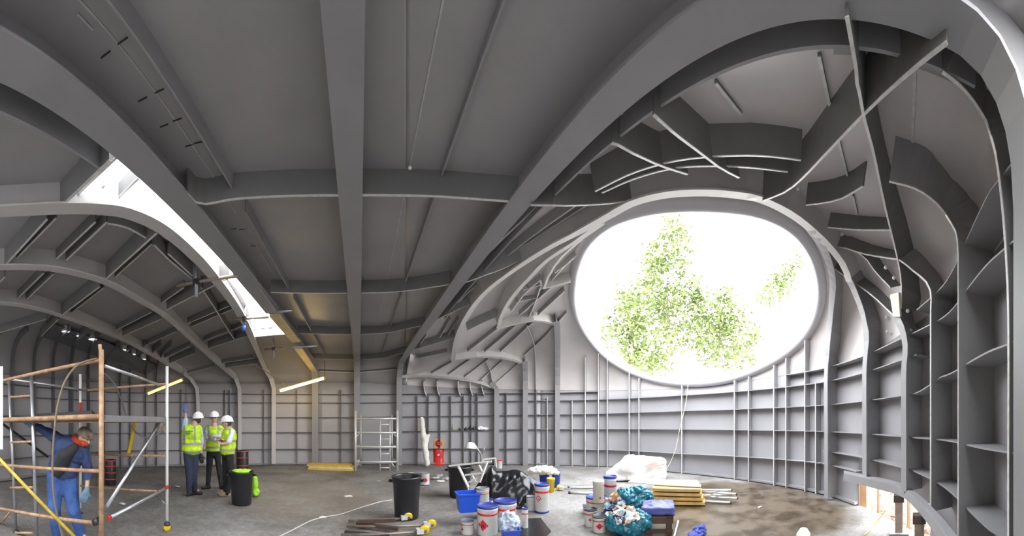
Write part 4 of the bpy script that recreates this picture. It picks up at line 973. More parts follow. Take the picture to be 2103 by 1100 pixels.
# white alloy tower by the front wall
WAL = mat('pale_alloy', (.72, .73, .72), .4, .3, .1, 9)
cx, cd_ = 773, 10.1; t = thing('alloy_tower', 'low pale alloy scaffold tower standing at the front wall', 'scaffold tower', pol(AZ(cx), cd_, 0), rzv(cx))
k = cd_ / R; X = lambda x: (x - cx) * k
Zp = lambda y, dd=cd_: H - (y - Y0) * dd / R
for x, dy, top in ((730, 0, 843), (738, 1.0, 850), (816, 0, 843), (808, 1.0, 850)):
    bm = bmesh.new(); tube(bm, [V(X(x), dy, 0), V(X(x), dy, Zp(top))], .04 if dy == 0 else .03, 10); obj('post', bm, WAL, t)
for y in (859, 888, 917, 948):
    bm = bmesh.new(); tube(bm, [V(X(730), 0, Zp(y)), V(X(816), 0, Zp(y))], .032, 8); obj('rung', bm, WAL, t)
    for x, x2 in ((730, 738), (816, 808)):
        bm = bmesh.new(); tube(bm, [V(X(x), 0, Zp(y)), V(X(x2), 1.0, Zp(y))], .022, 8); obj('side_rail', bm, WAL, t)
bm = bmesh.new()
for x in (781, 801): tube(bm, [V(X(x), .1, 0), V(X(x), .1, Zp(862))], .03, 8)
lad = obj('ladder_stile', bm, WAL, t)
for y in (871, 901, 932, 961):
    bm = bmesh.new(); tube(bm, [V(X(781), .1, Zp(y)), V(X(801), .1, Zp(y))], .025, 8); obj('ladder_rung', bm, WAL, lad)
for a, b in (((730, 898), (739, 889)), ((816, 898), (806, 888)), ((738, 945), (732, 960)), ((803, 948), (813, 962))):
    bm = bmesh.new(); tube(bm, [V(X(a[0]), -.02, Zp(a[1])), V(X(b[0]), .05, Zp(b[1]))], .018, 6); obj('knee_brace', bm, WAL, t)
# yellow boards at the wall foot
YB = mat('yellow_board', (.78, .50, .06), .6, 0, .2, 5); CRM = mat('cream_board', (.75, .72, .50), .6, 0, .15, 5)
for (x0, x1, y, z, m_, lb, g) in ((636, 728, 963, .0, YB, 'orange board at the bottom of the pile beside the alloy tower', 0), (638, 726, 960, .06, CRM, 'cream board in the middle of the pile beside the alloy tower', 0), (634, 722, 957, .12, YB, 'orange board on top of the pile beside the alloy tower', 0)):
    a = pol(AZ(x0), 10.6, z + .03); b = pol(AZ(x1), 10.3, z + .03); bm = bmesh.new(); bar(bm, a, b, .5, .055); tag(obj('long_board', bm, m_), lb, 'board', 'boards by the alloy tower')
# foam sheet roll leaning on the wall
FOAM = mat('white_foam', (.82, .80, .72), .8, 0, .06, 6)
p = pol(AZ(872), 10.9, 0); t_ = fuse('foam_sheet', [('c', (.1, 0, .12), (-.02, .25, .9), .10, .13), ('c', (-.02, .25, .9), (-.1, .35, 1.75), .13, .08), ('c', (.0, .2, .98), (.16, .25, 1.15), .12, .06), ('c', (.0, .2, .7), (.12, .22, 1.1), .1, .07)], FOAM, None, .03, 3, .02, 3)
t_.location = p; t_.rotation_euler = (0, 0, rzv(872)); tag(t_, 'tall white foam sheet leaning in the alcove left of red container', 'foam sheet')
# red container with round orange sign board on top
RED = mat('bright_red', (.75, .025, .02), .4); ORG = mat('orange_board', (.72, .33, .12), .6)
p, d, k = at(901, 953); t = thing('fire_point', 'red container topped by orange board with red round sign', 'container', p, rzv(901))
bm = bmesh.new(); lathe(bm, [(0, 0), (.25, 0), (.24, .05), (.21, .06), (.20, .3), (.22, .52), (.2, .6), (.1, .62), (0, .62)], 24, None, 1, .7); obj('container', bm, RED, t)
bm = bmesh.new(); box(bm, (-.17, -.06, .62), (.17, -.03, .98)); sb = obj('sign_board', bm, ORG, t)
bm = bmesh.new(); lathe(bm, [(0, 0), (.13, 0), (.13, .012), (0, .012)], 24, Matrix.Translation((0, -.06, .81)) @ Matrix.Rotation(PI / 2, 4, 'X')); obj('sign_disc', bm, RED, sb)
bm = bmesh.new(); 
for a, b in (((-.03, .86), (.03, .86)), ((.03, .86), (0, .81)), ((0, .81), (.03, .77)), ((.03, .77), (-.03, .75))): bar(bm, V(a[0], -.078, a[1]), V(b[0], -.078, b[1]), .012, .02)
obj('sign_mark', bm, WHT, sb)
bm = bmesh.new(); box(bm, (-.05, -.16, .35), (.03, -.145, .42)); obj('label_patch', bm, mat('pale_patch', (.75, .6, .6), .6), t)
# shelf oddments along the alcove stringer and bent pipe with white hat
zs = S[1](AZ(940)) + .01
for x, r_, h_, m_, lb, nm, ct in ((931, .03, .24, mat('green_bottle', (.35, .6, .12), .4), 'green bottle standing on the alcove wall stringer', 'bottle', 'bottle'), (944, .06, .08, DKM, 'small dark tool on the alcove stringer right of green bottle', 'small_tool', 'tool'), (957, .07, .12, DKM, 'dark rounded tool in the middle of the alcove stringer', 'small_tool', 'tool'), (966, .06, .16, BLK, 'tall dark tool on the alcove stringer near white bag', 'small_tool', 'tool'), (974, .05, .15, DKM, 'dark tool on the alcove stringer touching the white bag', 'small_tool', 'tool')):
    f = wallp(AZ(x), zs) + walln(AZ(x)) * .1; bm = bmesh.new(); lathe(bm, [(0, 0), (r_, 0), (r_ * 1.05, h_ * .55), (r_ * .4, h_ * .75), (r_ * .4, h_), (0, h_)], 12, Matrix.Translation(f)); tag(obj(nm, bm, m_), lb, ct)
f = wallp(AZ(992), zs) + walln(AZ(992)) * .12; o = fuse('white_bag', [('e', (-.1, 0, .08), (.14, .09, .08)), ('e', (.1, 0, .06), (.14, .08, .06))], WHT, None, .02, 2, .03, 8); o.location = f; tag(o, 'crumpled white bag lying on the alcove wall stringer', 'bag')
p = pol(AZ(985), 8.8, 0); t = thing('pipe_stand', 'bent metal pipe stand rising behind the black sheet', 'stand', p, rzv(985))
k = 8.8 / R; bm = bmesh.new(); tube(bm, [V((988 - 985) * k, 0, 0), V((988 - 985) * k, 0, H - (933 - Y0) * k), V((978 - 985) * k, 0, H - (918 - Y0) * k), V((972 - 985) * k, 0, H - (908 - Y0) * k)], .03, 8); obj('pipe', bm, GREY, t)
bm = bmesh.new(); tube(bm, [V(.04, 0, H - (933 - Y0) * k), V(.12, 0, H - (926 - Y0) * k), V(.13, 0, H - (918 - Y0) * k)], .02, 8); obj('hook', bm, GREY, t)
bm = bmesh.new(); lathe(bm, [(.155, 0), (.15, .02), (.14, .08), (.1, .14), (.04, .165), (0, .17)], 22); lathe(bm, [(.155, 0), (.19, -.01), (.15, -.01)], 22)
o = obj('hard_hat', bm, HAT); o.location = P(966, 919, 8.75); o.rotation_euler = (0, .1, 0); tag(o, 'white hard hat hung on the bent pipe stand', 'hard hat')
bm = bmesh.new(); bar(bm, P(958, 918, 8.75), P(955, 924, 8.75), .03, .03); obj('strap', bm, WHT, o, ).matrix_parent_inverse = Matrix.Translation(-o.location) if False else o.matrix_world.inverted()
# ---- paint cans
CANW = mat('can_white', (.74, .73, .69), .4, 0, .12, 7); CANB = mat('can_blue', (.03, .05, .26), .35); CANG = mat('can_grey', (.22, .23, .27), .4); BEI = mat('can_beige', (.66, .62, .52), .5, 0, .08, 6); ORB = mat('can_orange_red', (.68, .09, .03), .45); CRED = mat('can_red', (.66, .02, .03), .45)
INKT = mat('can_print', (.30, .30, .34), .6)
def can(label, x, y, w, h, lid=CANB, body=CANW, band=CRED, z=0.0, sign=None, base=None, group=None, text=True, d=None, name='paint_can', open_=False, bail=True):
    """x, y: middle of the base; w, h in px of the photograph"""
    if d is None: p, d, k = at(x, y, z)
    else: k = d / R; p = pol(AZ(x), d, z)
    r = w * k / 2; hh = h * k; t = thing(name, label, 'paint can', p, rzv(x), group)
    prof = [(0, .004), (r * .96, 0), (r, .008), (r, hh * .86), (r * 1.03, hh * .87), (r * 1.03, hh * .90), (r, hh * .91)]
    bm = bmesh.new(); lathe(bm, prof + [(r, hh * .97)] + ([(r * .93, hh * .97), (r * .9, .02), (0, .02)] if open_ else [(0, hh * .95)]), 30); obj('body', bm, body, t)
    bm = bmesh.new()
    if open_: lathe(bm, [(r * .92, hh * .95), (r * 1.04, hh * .95), (r * 1.05, hh), (r * .92, hh)], 30)
    else: lathe(bm, [(r * 1.05, hh * .93), (r * 1.06, hh * .97), (r * 1.05, hh), (r * .97, hh), (r * .94, hh * .975), (0, hh * .975)], 30)
    obj('rim' if open_ else 'lid', bm, lid, t)
    if band:
        bm = bmesh.new(); lathe(bm, [(r * 1.004, hh * .70), (r * 1.012, hh * .70), (r * 1.012, hh * .77), (r * 1.004, hh * .77)], 30); obj('band', bm, band, t)
    if base:
        bm = bmesh.new(); lathe(bm, [(r * 1.004, .0), (r * 1.015, .0), (r * 1.015, hh * .07), (r * 1.004, hh * .07)], 30); obj('base_band', bm, base, t)
    def onbody(u, v, off=.004):  # u: angle from the camera-facing side, v: height share
        rr_ = r * 1.01 + off; return V(rr_ * math.sin(u), -rr_ * math.cos(u), v * hh)
    if sign is not None:
        u0, v0, s = sign; bm = bmesh.new(); su = s * hh / r
        def patch(du, dv, off):
            vs = []
            for a, b in ((0, 1), (1, 0), (0, -1), (-1, 0)): vs.append(onbody(u0 + a * du, v0 + b * dv, off))
            c = onbody(u0, v0, off); cv = bm.verts.new(c); vv = [bm.verts.new(q_) for q_ in vs]
            for i in range(4): bm.faces.new((cv, vv[i], vv[(i + 1) % 4]))
        patch(su, s, .004); o_ = obj('hazard_diamond', bm, CRED, t)
        bm = bmesh.new(); patch(su * .62, s * .62, .006); obj('diamond_field', bm, CANW if sign is not None and s > .1 and not open_ and body is CANW and label.startswith('tall') else CRED, o_)
        bm = bmesh.new()
        for a, b, c_ in ((0, .1, .05), (-.25, -.1, .12), (.2, 0, .12)):
            patch2 = [onbody(u0 + (a - c_) * su, v0 + (b - .3) * s, .008), onbody(u0 + (a + c_) * su, v0 + (b - .3) * s, .008), onbody(u0 + a * su, v0 + (b + .35) * s, .008)]
            bm.faces.new([bm.verts.new(q_) for q_ in patch2])
        obj('flame_mark', bm, BLK, o_)
    if bail:
        bm = bmesh.new(); tube(bm, [V(r * 1.04 * math.cos(a), -r * 1.04 * math.sin(a) * .55 - .0, hh * .86 - r * .9 * math.sin(a)) for a in [PI * i / 12 for i in range(13)]], .004, 5); obj('bail_handle', bm, GREY, t)
    return t
can('small white can with orange band behind the big lone bin', 872, 995, 20, 25, lid=CANG, band=None, sign=(0.2, .45, .2), bail=False, base=CANB)
can('small white can with blue rim behind the big lone bin, left one', 862, 993, 16, 24, lid=CANG, bail=False)
can('small opened can lying nearest the alloy tower behind the bin', 846, 990, 16, 20, lid=GREY, bail=False, open_=True)
can('tall white drum with red diamond leaning beside the black sheet', 1113, 1050, 30, 58, sign=(-.5, .52, .12), base=CANB)
can('white can half hidden below the black sheet corner', 1090, 1046, 18, 28, lid=CANG, band=None, bail=False)
can('big white can with blue lid and red diamond at front', 1001, 1094, 42, 58, sign=(-.45, .38, .2), base=None)
can('white can with wide blue lid directly behind the big front can', 1038, 1084, 44, 58)
can('short white can with orange band, left of big front can', 960, 1094, 26, 27, lid=CANG, band=ORB, bail=False, sign=(-.9, .4, .13))
c5, d5, k5 = at(992, 1076)
can('small blue-lidded can squeezed under the can with dark rim', 997, 1062, 30, 38, z=0)
can('white can with orange band set high above the blue lids', 991, 1036, 27, 37, lid=GREY, band=ORB, z=.27, d=4.95, bail=False)
can('narrow white tube-shaped can right of the stained cloth', 1078, 1084, 13, 42, lid=CANB, band=ORB, bail=False)
# left heap by the teal bags
can('white can with black lid at the bottom left of second heap', 1213, 1078, 26, 34, lid=DKM, sign=(-.1, .45, .09), bail=False)
can('white can with red diamond in front of the second heap', 1231, 1090, 28, 32, lid=DKM, sign=(0, .45, .22), bail=False)
can('wide can with orange band carrying the beige cylinder', 1224, 1056, 40, 38, lid=CANB, band=ORB)
can('beige cylindrical tub on top of the wide can', 1229, 1024, 23, 44, lid=BEI, body=BEI, band=None, z=.33, d=4.95, bail=False, name='plastic_tub', sign=(.3, .25, .06))
can('white drum with blue and red bands beside the beige tub', 1253, 1048, 26, 72, sign=None, base=CANB, bail=False)
can('small grey-lidded can behind the wide can of second heap', 1205, 1052, 16, 18, lid=CANG, bail=False)
can('white tin with red lid behind the pale folded frame', 1025, 961, 13, 16, lid=CRED, band=None, bail=False)
# blue crate, buckets
BLU = mat('bright_blue_plastic', (.02, .10, .62), .35); NBL = mat('dark_blue_plastic', (.03, .07, .42), .4)
def crate(label, x, y, w, h, dp, m_, z=0.0, d=None, name='crate'):
    if d is None: p, d, k = at(x, y, z)
    else: k = d / R; p = pol(AZ(x), d, z)
    W = w * k / 2; hh = h * k; t = thing(name, label, 'crate', p, rzv(x) + .25)
    bm = bmesh.new(); th = .012
    lo = [(-W * .8, -dp * .4), (W * .8, -dp * .4), (W * .8, dp * .4), (-W * .8, dp * .4)]; hi = [(-W, -dp * .5), (W, -dp * .5), (W, dp * .5), (-W, dp * .5)]
    A_ = [bm.verts.new((a, b, 0)) for a, b in lo]; B_ = [bm.verts.new((a, b, hh)) for a, b in hi]; Ci = [bm.verts.new((a * .93, b * .93, hh)) for a, b in hi]; Di = [bm.verts.new((a * .93, b * .93, .02)) for a, b in lo]
    bm.faces.new(A_[::-1]); bm.faces.new(Di)
    for i in range(4):
        j = (i + 1) % 4; bm.faces.new((A_[i], A_[j], B_[j], B_[i])); bm.faces.new((B_[i], B_[j], Ci[j], Ci[i])); bm.faces.new((Ci[i], Ci[j], Di[j], Di[i]))
    obj('tub', bm, m_, t)
    bm = bmesh.new()
    for i in range(4):
        a, b = hi[i]; c, e = hi[(i + 1) % 4]; bar(bm, V(a * 1.02, b * 1.02, hh - .01), V(c * 1.02, e * 1.02, hh - .01), .02, .025)
    obj('rim', bm, m_, t); return t
crate('bright blue rectangular tub resting on cans at the front heap', 960, 1066, 45, 38, .26, BLU, z=.2, d=4.9)
crate('dark blue crate under the stained cloth in the front heap', 1048, 1110, 36, 26, .22, NBL)
def bucket(label, x, y, w, h, m_):
    p, d, k = at(x, y); r = w * k / 2; hh = h * k; t = thing('bucket', label, 'bucket', p, rzv(x))
    bm = bmesh.new(); lathe(bm, [(0, 0), (r * .78, 0), (r * .98, hh * .93), (r * 1.05, hh * .94), (r * 1.05, hh), (r * .93, hh), (r * .74, .02), (0, .02)], 26); obj('body', bm, m_, t)
    bm = bmesh.new(); tube(bm, [V(r * 1.03 * math.cos(a), -r * .5 * math.sin(a), hh * .93 - r * .7 * math.sin(a)) for a in [PI * i / 12 for i in range(13)]], .005, 5); obj('bail_handle', bm, GREY, t)
bucket('blue bucket at the right of the cream sack', 1142, 1000, 18, 31, BLU)
bucket('yellow bucket in front of the blue bucket', 1131, 1010, 17, 29, YEL)
bucket('blue bucket under the cream sack, left one', 1118, 998, 22, 28, NBL)
o = fuse('sack', [('e', (0, 0, .1), (.30, .2, .11)), ('e', (-.22, 0, .08), (.2, .16, .08)), ('e', (.25, -.03, .04), (.14, .12, .06))], mat('cream_sack', (.78, .74, .62), .85, 0, .08, 8), None, .02, 3, .04, 6); o.location = pol(AZ(1118), 7.4, .36); o.rotation_euler = (0, 0, rzv(1118)); tag(o, 'cream sack draped over the blue buckets', 'sack')
# stained cloth over the crate
o = fuse('stained_cloth', [('e', (0, 0, 0), (.16, .12, .17)), ('e', (.03, 0, -.1), (.14, .11, .14))], mat('cloth_blue_white', (.55, .66, .80), .8, 0, 0, 9, col2=(.30, .32, .36)), None, .014, 2, .035, 11); o.location = pol(AZ(1044), 4.25, .22) ; tag(o, 'crumpled pale blue stained cloth at the front of the heap', 'cloth')
# black plastic sheet draped over the heap: a folded tent, glossy
PLAS = mat('black_plastic', (.012, .012, .014), .22, 0, .1, 5, bump=.15)
def tent(label, px_top, yb, d0, depth, m_, name, amp, ns):
    """px_top: ridge line as sight points at distance d0; the sheet falls to the floor in front and behind"""
    q = resample(px_top, 3); n = len(q); rows = []
    c = pol(AZ((px_top[0][0] + px_top[-1][0]) / 2), d0, 0); away = V(c.x, c.y, 0).normalized()
    for i, (x, y) in enumerate(q):
        top = P(x, y, d0); row = []
        for j in range(29):
            u = (j / 28) * 2 - 1  # -1 front, +1 back
            s = abs(u); zz = max(0.006, top.z * (1 - s ** 1.25)); yo = math.copysign(s ** .85, u) * depth * (1 if u < 0 else .8)
            v = Vector((top.x, top.y, 0)) + away * yo; v.z = zz
            qn = v * ns; k_ = (abs(noise.noise(qn)) * 2 - .45) + .5 * (abs(noise.noise(qn * 2.3 + V(5, 1, 2))) * 2 - .45)
            w_ = min(1, zz / .12) * (1 if 0 < s else .35)
            v += (-away * math.copysign(1, -u) * .8 + V(0, 0, .5)) * amp * k_ * w_
            v.z = max(v.z, .006); row.append(v - c)
        rows.append(row)
    o = grid_obj(name, rows, m_, None, None, .006); o.location = c; return tag(o, label, name.replace('_', ' '))
tent('big crumpled glossy black plastic sheet heaped over the stuff', [(959, 1040), (968, 1014), (985, 988), (1000, 966), (1010, 956), (1018, 966), (1035, 966), (1062, 964), (1085, 976), (1104, 988), (1117, 998), (1113, 1016), (1095, 1040)], 1040, 6.0, .34, PLAS, 'plastic_sheet', .06, 2.4)
bm = bmesh.new(); q_ = [at(x, y)[0] for x, y in ((1062, 1099), (1080, 1066), (1110, 1064), (1132, 1092), (1120, 1104), (1090, 1110))]
vs = [bm.verts.new(v + V(0, 0, .006)) for v in q_]; f = bm.faces.new(vs); r = bmesh.ops.extrude_face_region(bm, geom=[f]); bmesh.ops.translate(bm, verts=[v for v in r['geom'] if isinstance(v, bmesh.types.BMVert)], vec=(0, 0, .008)); bmesh.ops.recalc_face_normals(bm, faces=bm.faces)
tag(obj('plastic_scrap', bm, PLAS), 'flat black plastic scrap on the floor right of the front heap', 'plastic sheet')
# white folded step ladder leaning over bin and sheet
WL = mat('white_ladder', (.78, .76, .70), .45, 0, .1, 8)
t = thing('step_ladder', 'pale folded ladder frame lying across bin and black sheet', 'ladder', pol(AZ(970), 6.2, 0), 0); o_ = -t.location
def rail(nm, a, b, w_=.035, par=None): bm = bmesh.new(); bar(bm, Vector(a) + o_, Vector(b) + o_, w_, .03); return obj(nm, bm, WL, par or t)
rail('stile', P(922, 956, 6.2), P(1010, 947, 6.0), .05); rail('stile', P(941, 956, 6.15), P(962, 1000, 5.95), .05); rail('stile', P(962, 1000, 5.95), P(963, 1040, 5.95), .03); rail('stile', P(1000, 949, 6.0), P(985, 990, 5.9), .045)
rail('rung', P(955, 975, 6.05), P(988, 971, 5.98)); rail('rung', P(984, 955, 6.1), P(992, 972, 6.0)); rail('rung', P(958, 992, 6.0), P(978, 982, 5.95)); rail('rung', P(970, 976, 6.0), P(977, 990, 5.95))
rail('handle_loop', P(992, 943, 6.6), P(1018, 940, 6.6), .03); rail('handle_loop', P(1018, 940, 6.6), P(1020, 960, 6.6), .03); rail('handle_loop', P(992, 943, 6.6), P(993, 950, 6.6), .03)
# big white wrapped sack by the right wall
BAG = mat('white_woven_sack', (.80, .78, .74), .75, 0, .06, 5)
o = fuse('bulk_sack', [('b', (-.25, -.45, .06), (.8, .45, .58)), ('c', (-.2, -.2, .5), (.7, -.2, .5), .2, .14), ('c', (-.25, .2, .5), (.72, .2, .48), .2, .14), ('c', (-.78, -.2, .12), (-.2, -.25, .4), .12, .28), ('c', (-.8, .2, .12), (-.2, .2, .4), .12, .28), ('b', (-.75, -.4, .04), (-.2, .4, .2))], BAG, None, .03, 8, .028, 2.6)
o.location = at(1308, 984)[0]; o.rotation_euler = (0, 0, rzv(1308)); tag(o, 'big bulging white woven sack near the right wall', 'sack')
bm = bmesh.new()
for x0, z0, x1, z1 in ((.22, .44, .58, .60), (.58, .60, .78, .58), (.3, .40, .74, .50)): bar(bm, V(x0, -.50, z0), V(x1, -.50, z1), .012, .018)
obj('printed_stripe', bm, mat('faded_red_print', (.72, .30, .24), .8), o)
# timber stack: board layers, top sheet, alloy poles beside
OKR = mat('ochre_timber', (.66, .42, .14), .6, 0, .25, 6)
g = 'ochre boards stacked left of the alloy poles'
lay = ['bottom ochre board of the stack by the alloy poles', 'ochre board second from the floor in the stack', 'ochre board third from the floor in the stack, red patch', 'top ochre board of the stack just under the pale sheet']
for i, (xa, xb, y) in enumerate(((1338, 1450, 1034), (1340, 1446, 1024), (1340, 1443, 1013), (1342, 1441, 1003))):
    za = .02 + i * .085; d_ = 5.98; a = pol(AZ(xa), d_ + .0, za + .03); b = pol(AZ(xb), d_ - .1, za + .03); t = thing('timber_board', lay[i], 'board', (a + b) / 2, 0, g); aw = V(a.x + b.x, a.y + b.y, 0).normalized() * .22; m_ = (a + b) / 2
    bm = bmesh.new(); bar(bm, a + aw - m_, b + aw - m_, .46, .055); obj('board', bm, OKR, t)
    bm = bmesh.new(); lo_ = a.lerp(b, .38) - m_; hi_ = a.lerp(b, .62) - m_; bar(bm, lo_, hi_, .012, .04); obj('slot', bm, mat('dark_ochre', (.36, .27, .05), .7), t)
    if i == 1: bm = bmesh.new(); bar(bm, a.lerp(b, .68) - m_ - aw * .02, a.lerp(b, .8) - m_ - aw * .02, .012, .05); obj('red_patch', bm, REDB, t)
bm = bmesh.new(); ribbon(bm, [at(1290, 990, .36)[0], at(1440, 999, .36)[0]], [at(1300, 983, .36)[0], at(1432, 986, .36)[0]], .02); tag(obj('pale_sheet', bm, mat('pale_sheet_board', (.68, .65, .58), .7, 0, .1, 5)), 'pale flat sheet lying on top of the ochre board stack', 'sheet')
g = 'alloy poles lying right of the ochre boards'; wh = ['lowest alloy pole right of the ochre stack', 'alloy pole second from the floor, right of the stack', 'alloy pole in the middle, right of the ochre stack', 'alloy pole with dark end, upper right of the stack', 'topmost alloy pole right of the ochre stack']
for i, (xa, ya, xb, yb) in enumerate(((1440, 1029, 1500, 1025), (1444, 1022, 1514, 1021), (1444, 1014, 1498, 1013), (1440, 1006, 1512, 1005), (1440, 999, 1502, 1003))):
    z_ = .03 + i * .055; d_ = 6.15; bm = bmesh.new(); a = pol(AZ(xa), d_ + .12 * (i % 2), z_); b = pol(AZ(xb), d_ - .1 + .12 * (i % 3), z_); tube(bm, [a, b], .024, 8); r = tag(obj('alloy_pole', bm, WAL), wh[i], 'pole', g)
    bm = bmesh.new(); tube(bm, [b, b + (b - a).normalized() * .02], .03, 8); obj('end_fitting', bm, DKM, r)
# teal bags with rubbish, blue cushion on timber crate
TEAL = mat('teal_plastic', (.012, .16, .22), .3, 0, .3, 6, bump=.2)
o = fuse('rubbish_bag', [('e', (0, 0, .17), (.27, .22, .17)), ('e', (.2, 0, .2), (.14, .15, .2)), ('e', (-.15, .0, .28), (.16, .14, .11)), ('e', (.05, 0, .34), (.16, .13, .08)), ('c', (.25, -.02, .3), (.28, -.05, .02), .07, .1)], TEAL, None, .014, 2, .045, 6.5); o.location = pol(AZ(1302), 5.25, .1); o.rotation_euler = (0, 0, rzv(1302)); tag(o, 'teal plastic bag slumped on the blue cushion, the farther one', 'bag')
o2 = fuse('rubbish_bag', [('e', (0, 0, .15), (.30, .25, .15)), ('e', (.2, 0, .22), (.14, .2, .14)), ('e', (-.22, 0, .18), (.12, .2, .13)), ('e', (0, .12, .25), (.22, .12, .13))], TEAL, None, .014, 2, .04, 7); o2.location = at(1292, 1098)[0] + V(0, 0, 0); o2.rotation_euler = (0, 0, rzv(1292)); tag(o2, 'open teal plastic bag full of rubbish, nearest the camera', 'bag')
cols = [mat('rag_white', (.75, .74, .72), .8), mat('rag_tan', (.55, .36, .22), .8), mat('rag_pale_blue', (.35, .60, .72), .8), mat('rag_navy', (.03, .04, .12), .8), mat('rag_grey', (.36, .35, .34), .8), mat('rag_orange', (.62, .26, .08), .8)]
bm = bmesh.new(); rnd = random.Random(5)
def rags(bm, cx_, cy_, z0, sx, sy, sz, n, s0=.035, s1=.08):
    for k_ in range(n):
        a = rnd.random() * 2 * PI; r_ = math.sqrt(rnd.random()); c = V(cx_ + math.cos(a) * r_ * sx, cy_ + math.sin(a) * r_ * sy, z0 + (1 - r_ * r_) * sz + rnd.uniform(-.02, .03)); s = rnd.uniform(s0, s1)
        M_ = Matrix.Translation(c) @ Matrix.Rotation(rnd.random() * 6, 4, V(rnd.gauss(0, 1), rnd.gauss(0, 1), rnd.gauss(0, 1)).normalized()) @ Matrix.Diagonal((s, s * rnd.uniform(.4, .9), s * rnd.uniform(.2, .5), 1))
        n0 = len(bm.verts); bmesh.ops.create_icosphere(bm, subdivisions=2, radius=1, matrix=M_); bm.verts.ensure_lookup_table(); mi = rnd.randrange(6)
        for v in bm.verts[n0:]: v.co += Vector(noise.noise_vector(v.co * 14)) * s * .5
        bm.faces.ensure_lookup_table()
        for f_ in bm.faces[-80:]: f_.material_index = mi
p_ = at(1292, 1098)[0]; ux = V(math.cos(AZ(1292)), -math.sin(AZ(1292)), 0); c_ = p_ + ux * -.02
rags(bm, c_.x, c_.y, .24, .21, .2, .12, 130)
tag(obj('rag_litter', bm, cols), 'mixed rags and wrappers spilling out of the nearest teal bag', 'litter', kind='stuff')
bm = bmesh.new(); c_ = pol(AZ(1262), 4.75, 0); rags(bm, c_.x, c_.y, .12, .18, .16, .34, 70, .04, .09)
tag(obj('rag_litter', bm, cols), 'pale rags heaped between the paint cans and teal bags', 'litter', kind='stuff')
p_, d_, k_ = at(1352, 1088); t = thing('timber_crate', 'dark timber crate standing under the blue cushion', 'crate', p_, rzv(1352)); DW = mat('dark_timber', (.09, .05, .035), .7, 0, .3, 7)
for nm, lo, hi in (('post', (-.2, -.2, 0), (-.12, -.12, .26)), ('post', (.12, -.2, 0), (.2, -.12, .26)), ('post', (-.2, .12, 0), (-.12, .2, .26)), ('post', (.12, .12, 0), (.2, .2, .26)), ('slat', (-.21, -.22, .17), (.21, -.2, .25)), ('slat', (-.21, -.22, .03), (.21, -.2, .09)), ('slat', (.2, -.2, .17), (.22, .2, .25)), ('top', (-.22, -.22, .26), (.22, .22, .28))):
    bm = bmesh.new(); box(bm, lo, hi); obj(nm, bm, DW, t)
o = fuse('cushion', [('b', (-.24, -.22, .0), (.24, .24, .12)), ('e', (0, 0, .1), (.2, .2, .06))], mat('blue_violet_vinyl', (.10, .11, .36), .45, 0, .25, 7), None, .016, 5, .015, 7); o.location = p_ + V(0, 0, .285); o.rotation_euler = (0, 0, rzv(1352)); tag(o, 'blue-violet cushion resting on the dark timber crate', 'cushion')
# small things: rod, blue rag, cream cap, stray caps and clamps, floor cable
bm = bmesh.new(); tube(bm, [at(1383, 1108, .03)[0], P(1393, 1069, 4.9)], .014, 8); tag(obj('white_rod', bm, WHT), 'short white rod lying right of the blue cushion', 'rod')
o = fuse('blue_rag', [('e', (0, 0, .05), (.2, .12, .05)), ('e', (.12, .02, .07), (.1, .08, .05)), ('e', (-.15, 0, .04), (.1, .08, .04))], mat('royal_blue_cloth', (.03, .05, .30), .7, 0, .3, 8), None, .014, 2, .04, 9); o.location = at(1433, 1102)[0]; tag(o, 'royal blue rag lying on the wet floor at the bottom edge', 'rag')
o = fuse('cream_foam_block', [('e', (0, 0, .06), (.13, .1, .06)), ('e', (.03, 0, .1), (.07, .07, .05))], FOAM, None, .012, 2); o.location = at(1650, 1106)[0]; tag(o, 'small cream foam lump on the wet floor near low opening', 'foam lump')
for (xa, ya, xb, yb, lb) in ((1170, 1001, 1222, 1000, 'pale pole on the floor left of the beige tub, farther'), (1172, 1011, 1220, 1012, 'pale pole on the floor left of the beige tub, nearer')):
    bm = bmesh.new(); a = at(xa, ya, .03)[0]; b = at(xb, yb, .03)[0]; tube(bm, [a, b], .026, 8); r = tag(obj('floor_pole', bm, WAL), lb, 'pole', 'poles left of beige tub'); bm = bmesh.new(); tube(bm, [a - (b - a).normalized() * .05, a], .04, 8); obj('end_fitting', bm, DKM, r)
def caster_leg(label, xa, ya, xb, yb, zz=.05, r0=.02):
    a = at(xa, ya, zz)[0]; b = at(xb, yb, zz)[0]; t = thing('caster_leg', label, 'tower leg', b, 0, 'tower legs with yellow wheels'); v = (b - a).normalized(); zc = .075 - zz
    bm = bmesh.new(); tube(bm, [a - b, V(0, 0, 0)], r0, 8); obj('tube', bm, mat('brown_grey_tube', (.28, .23, .18), .5, .4, .3, 9), t)
    bm = bmesh.new(); lathe(bm, [(0, -.025), (.065, -.025), (.075, -.015), (.075, .015), (.065, .025), (0, .025)], 20, Matrix.Translation(v * .1 + V(0, 0, zc)) @ Matrix.Rotation(PI / 2 + .3, 4, 'X')); wh_ = obj('wheel', bm, YEL, t)
    bm = bmesh.new(); lathe(bm, [(0, -.03), (.03, -.03), (.035, 0), (.03, .03), (0, .03)], 16, Matrix.Translation(v * .1 + V(0, 0, zc)) @ Matrix.Rotation(PI / 2 + .3, 4, 'X')); obj('hub', bm, GREY, wh_)
    bm = bmesh.new(); box(bm, (-.04, -.045, -.02), (.06, .045, .05), Matrix.Translation(v * .02) @ Matrix.Rotation(math.atan2(v.y, v.x), 4, 'Z')); obj('fork', bm, WAL, t)
caster_leg('tower leg with yellow wheel, farthest, touching the bin foot', 715, 1069, 826, 1064)
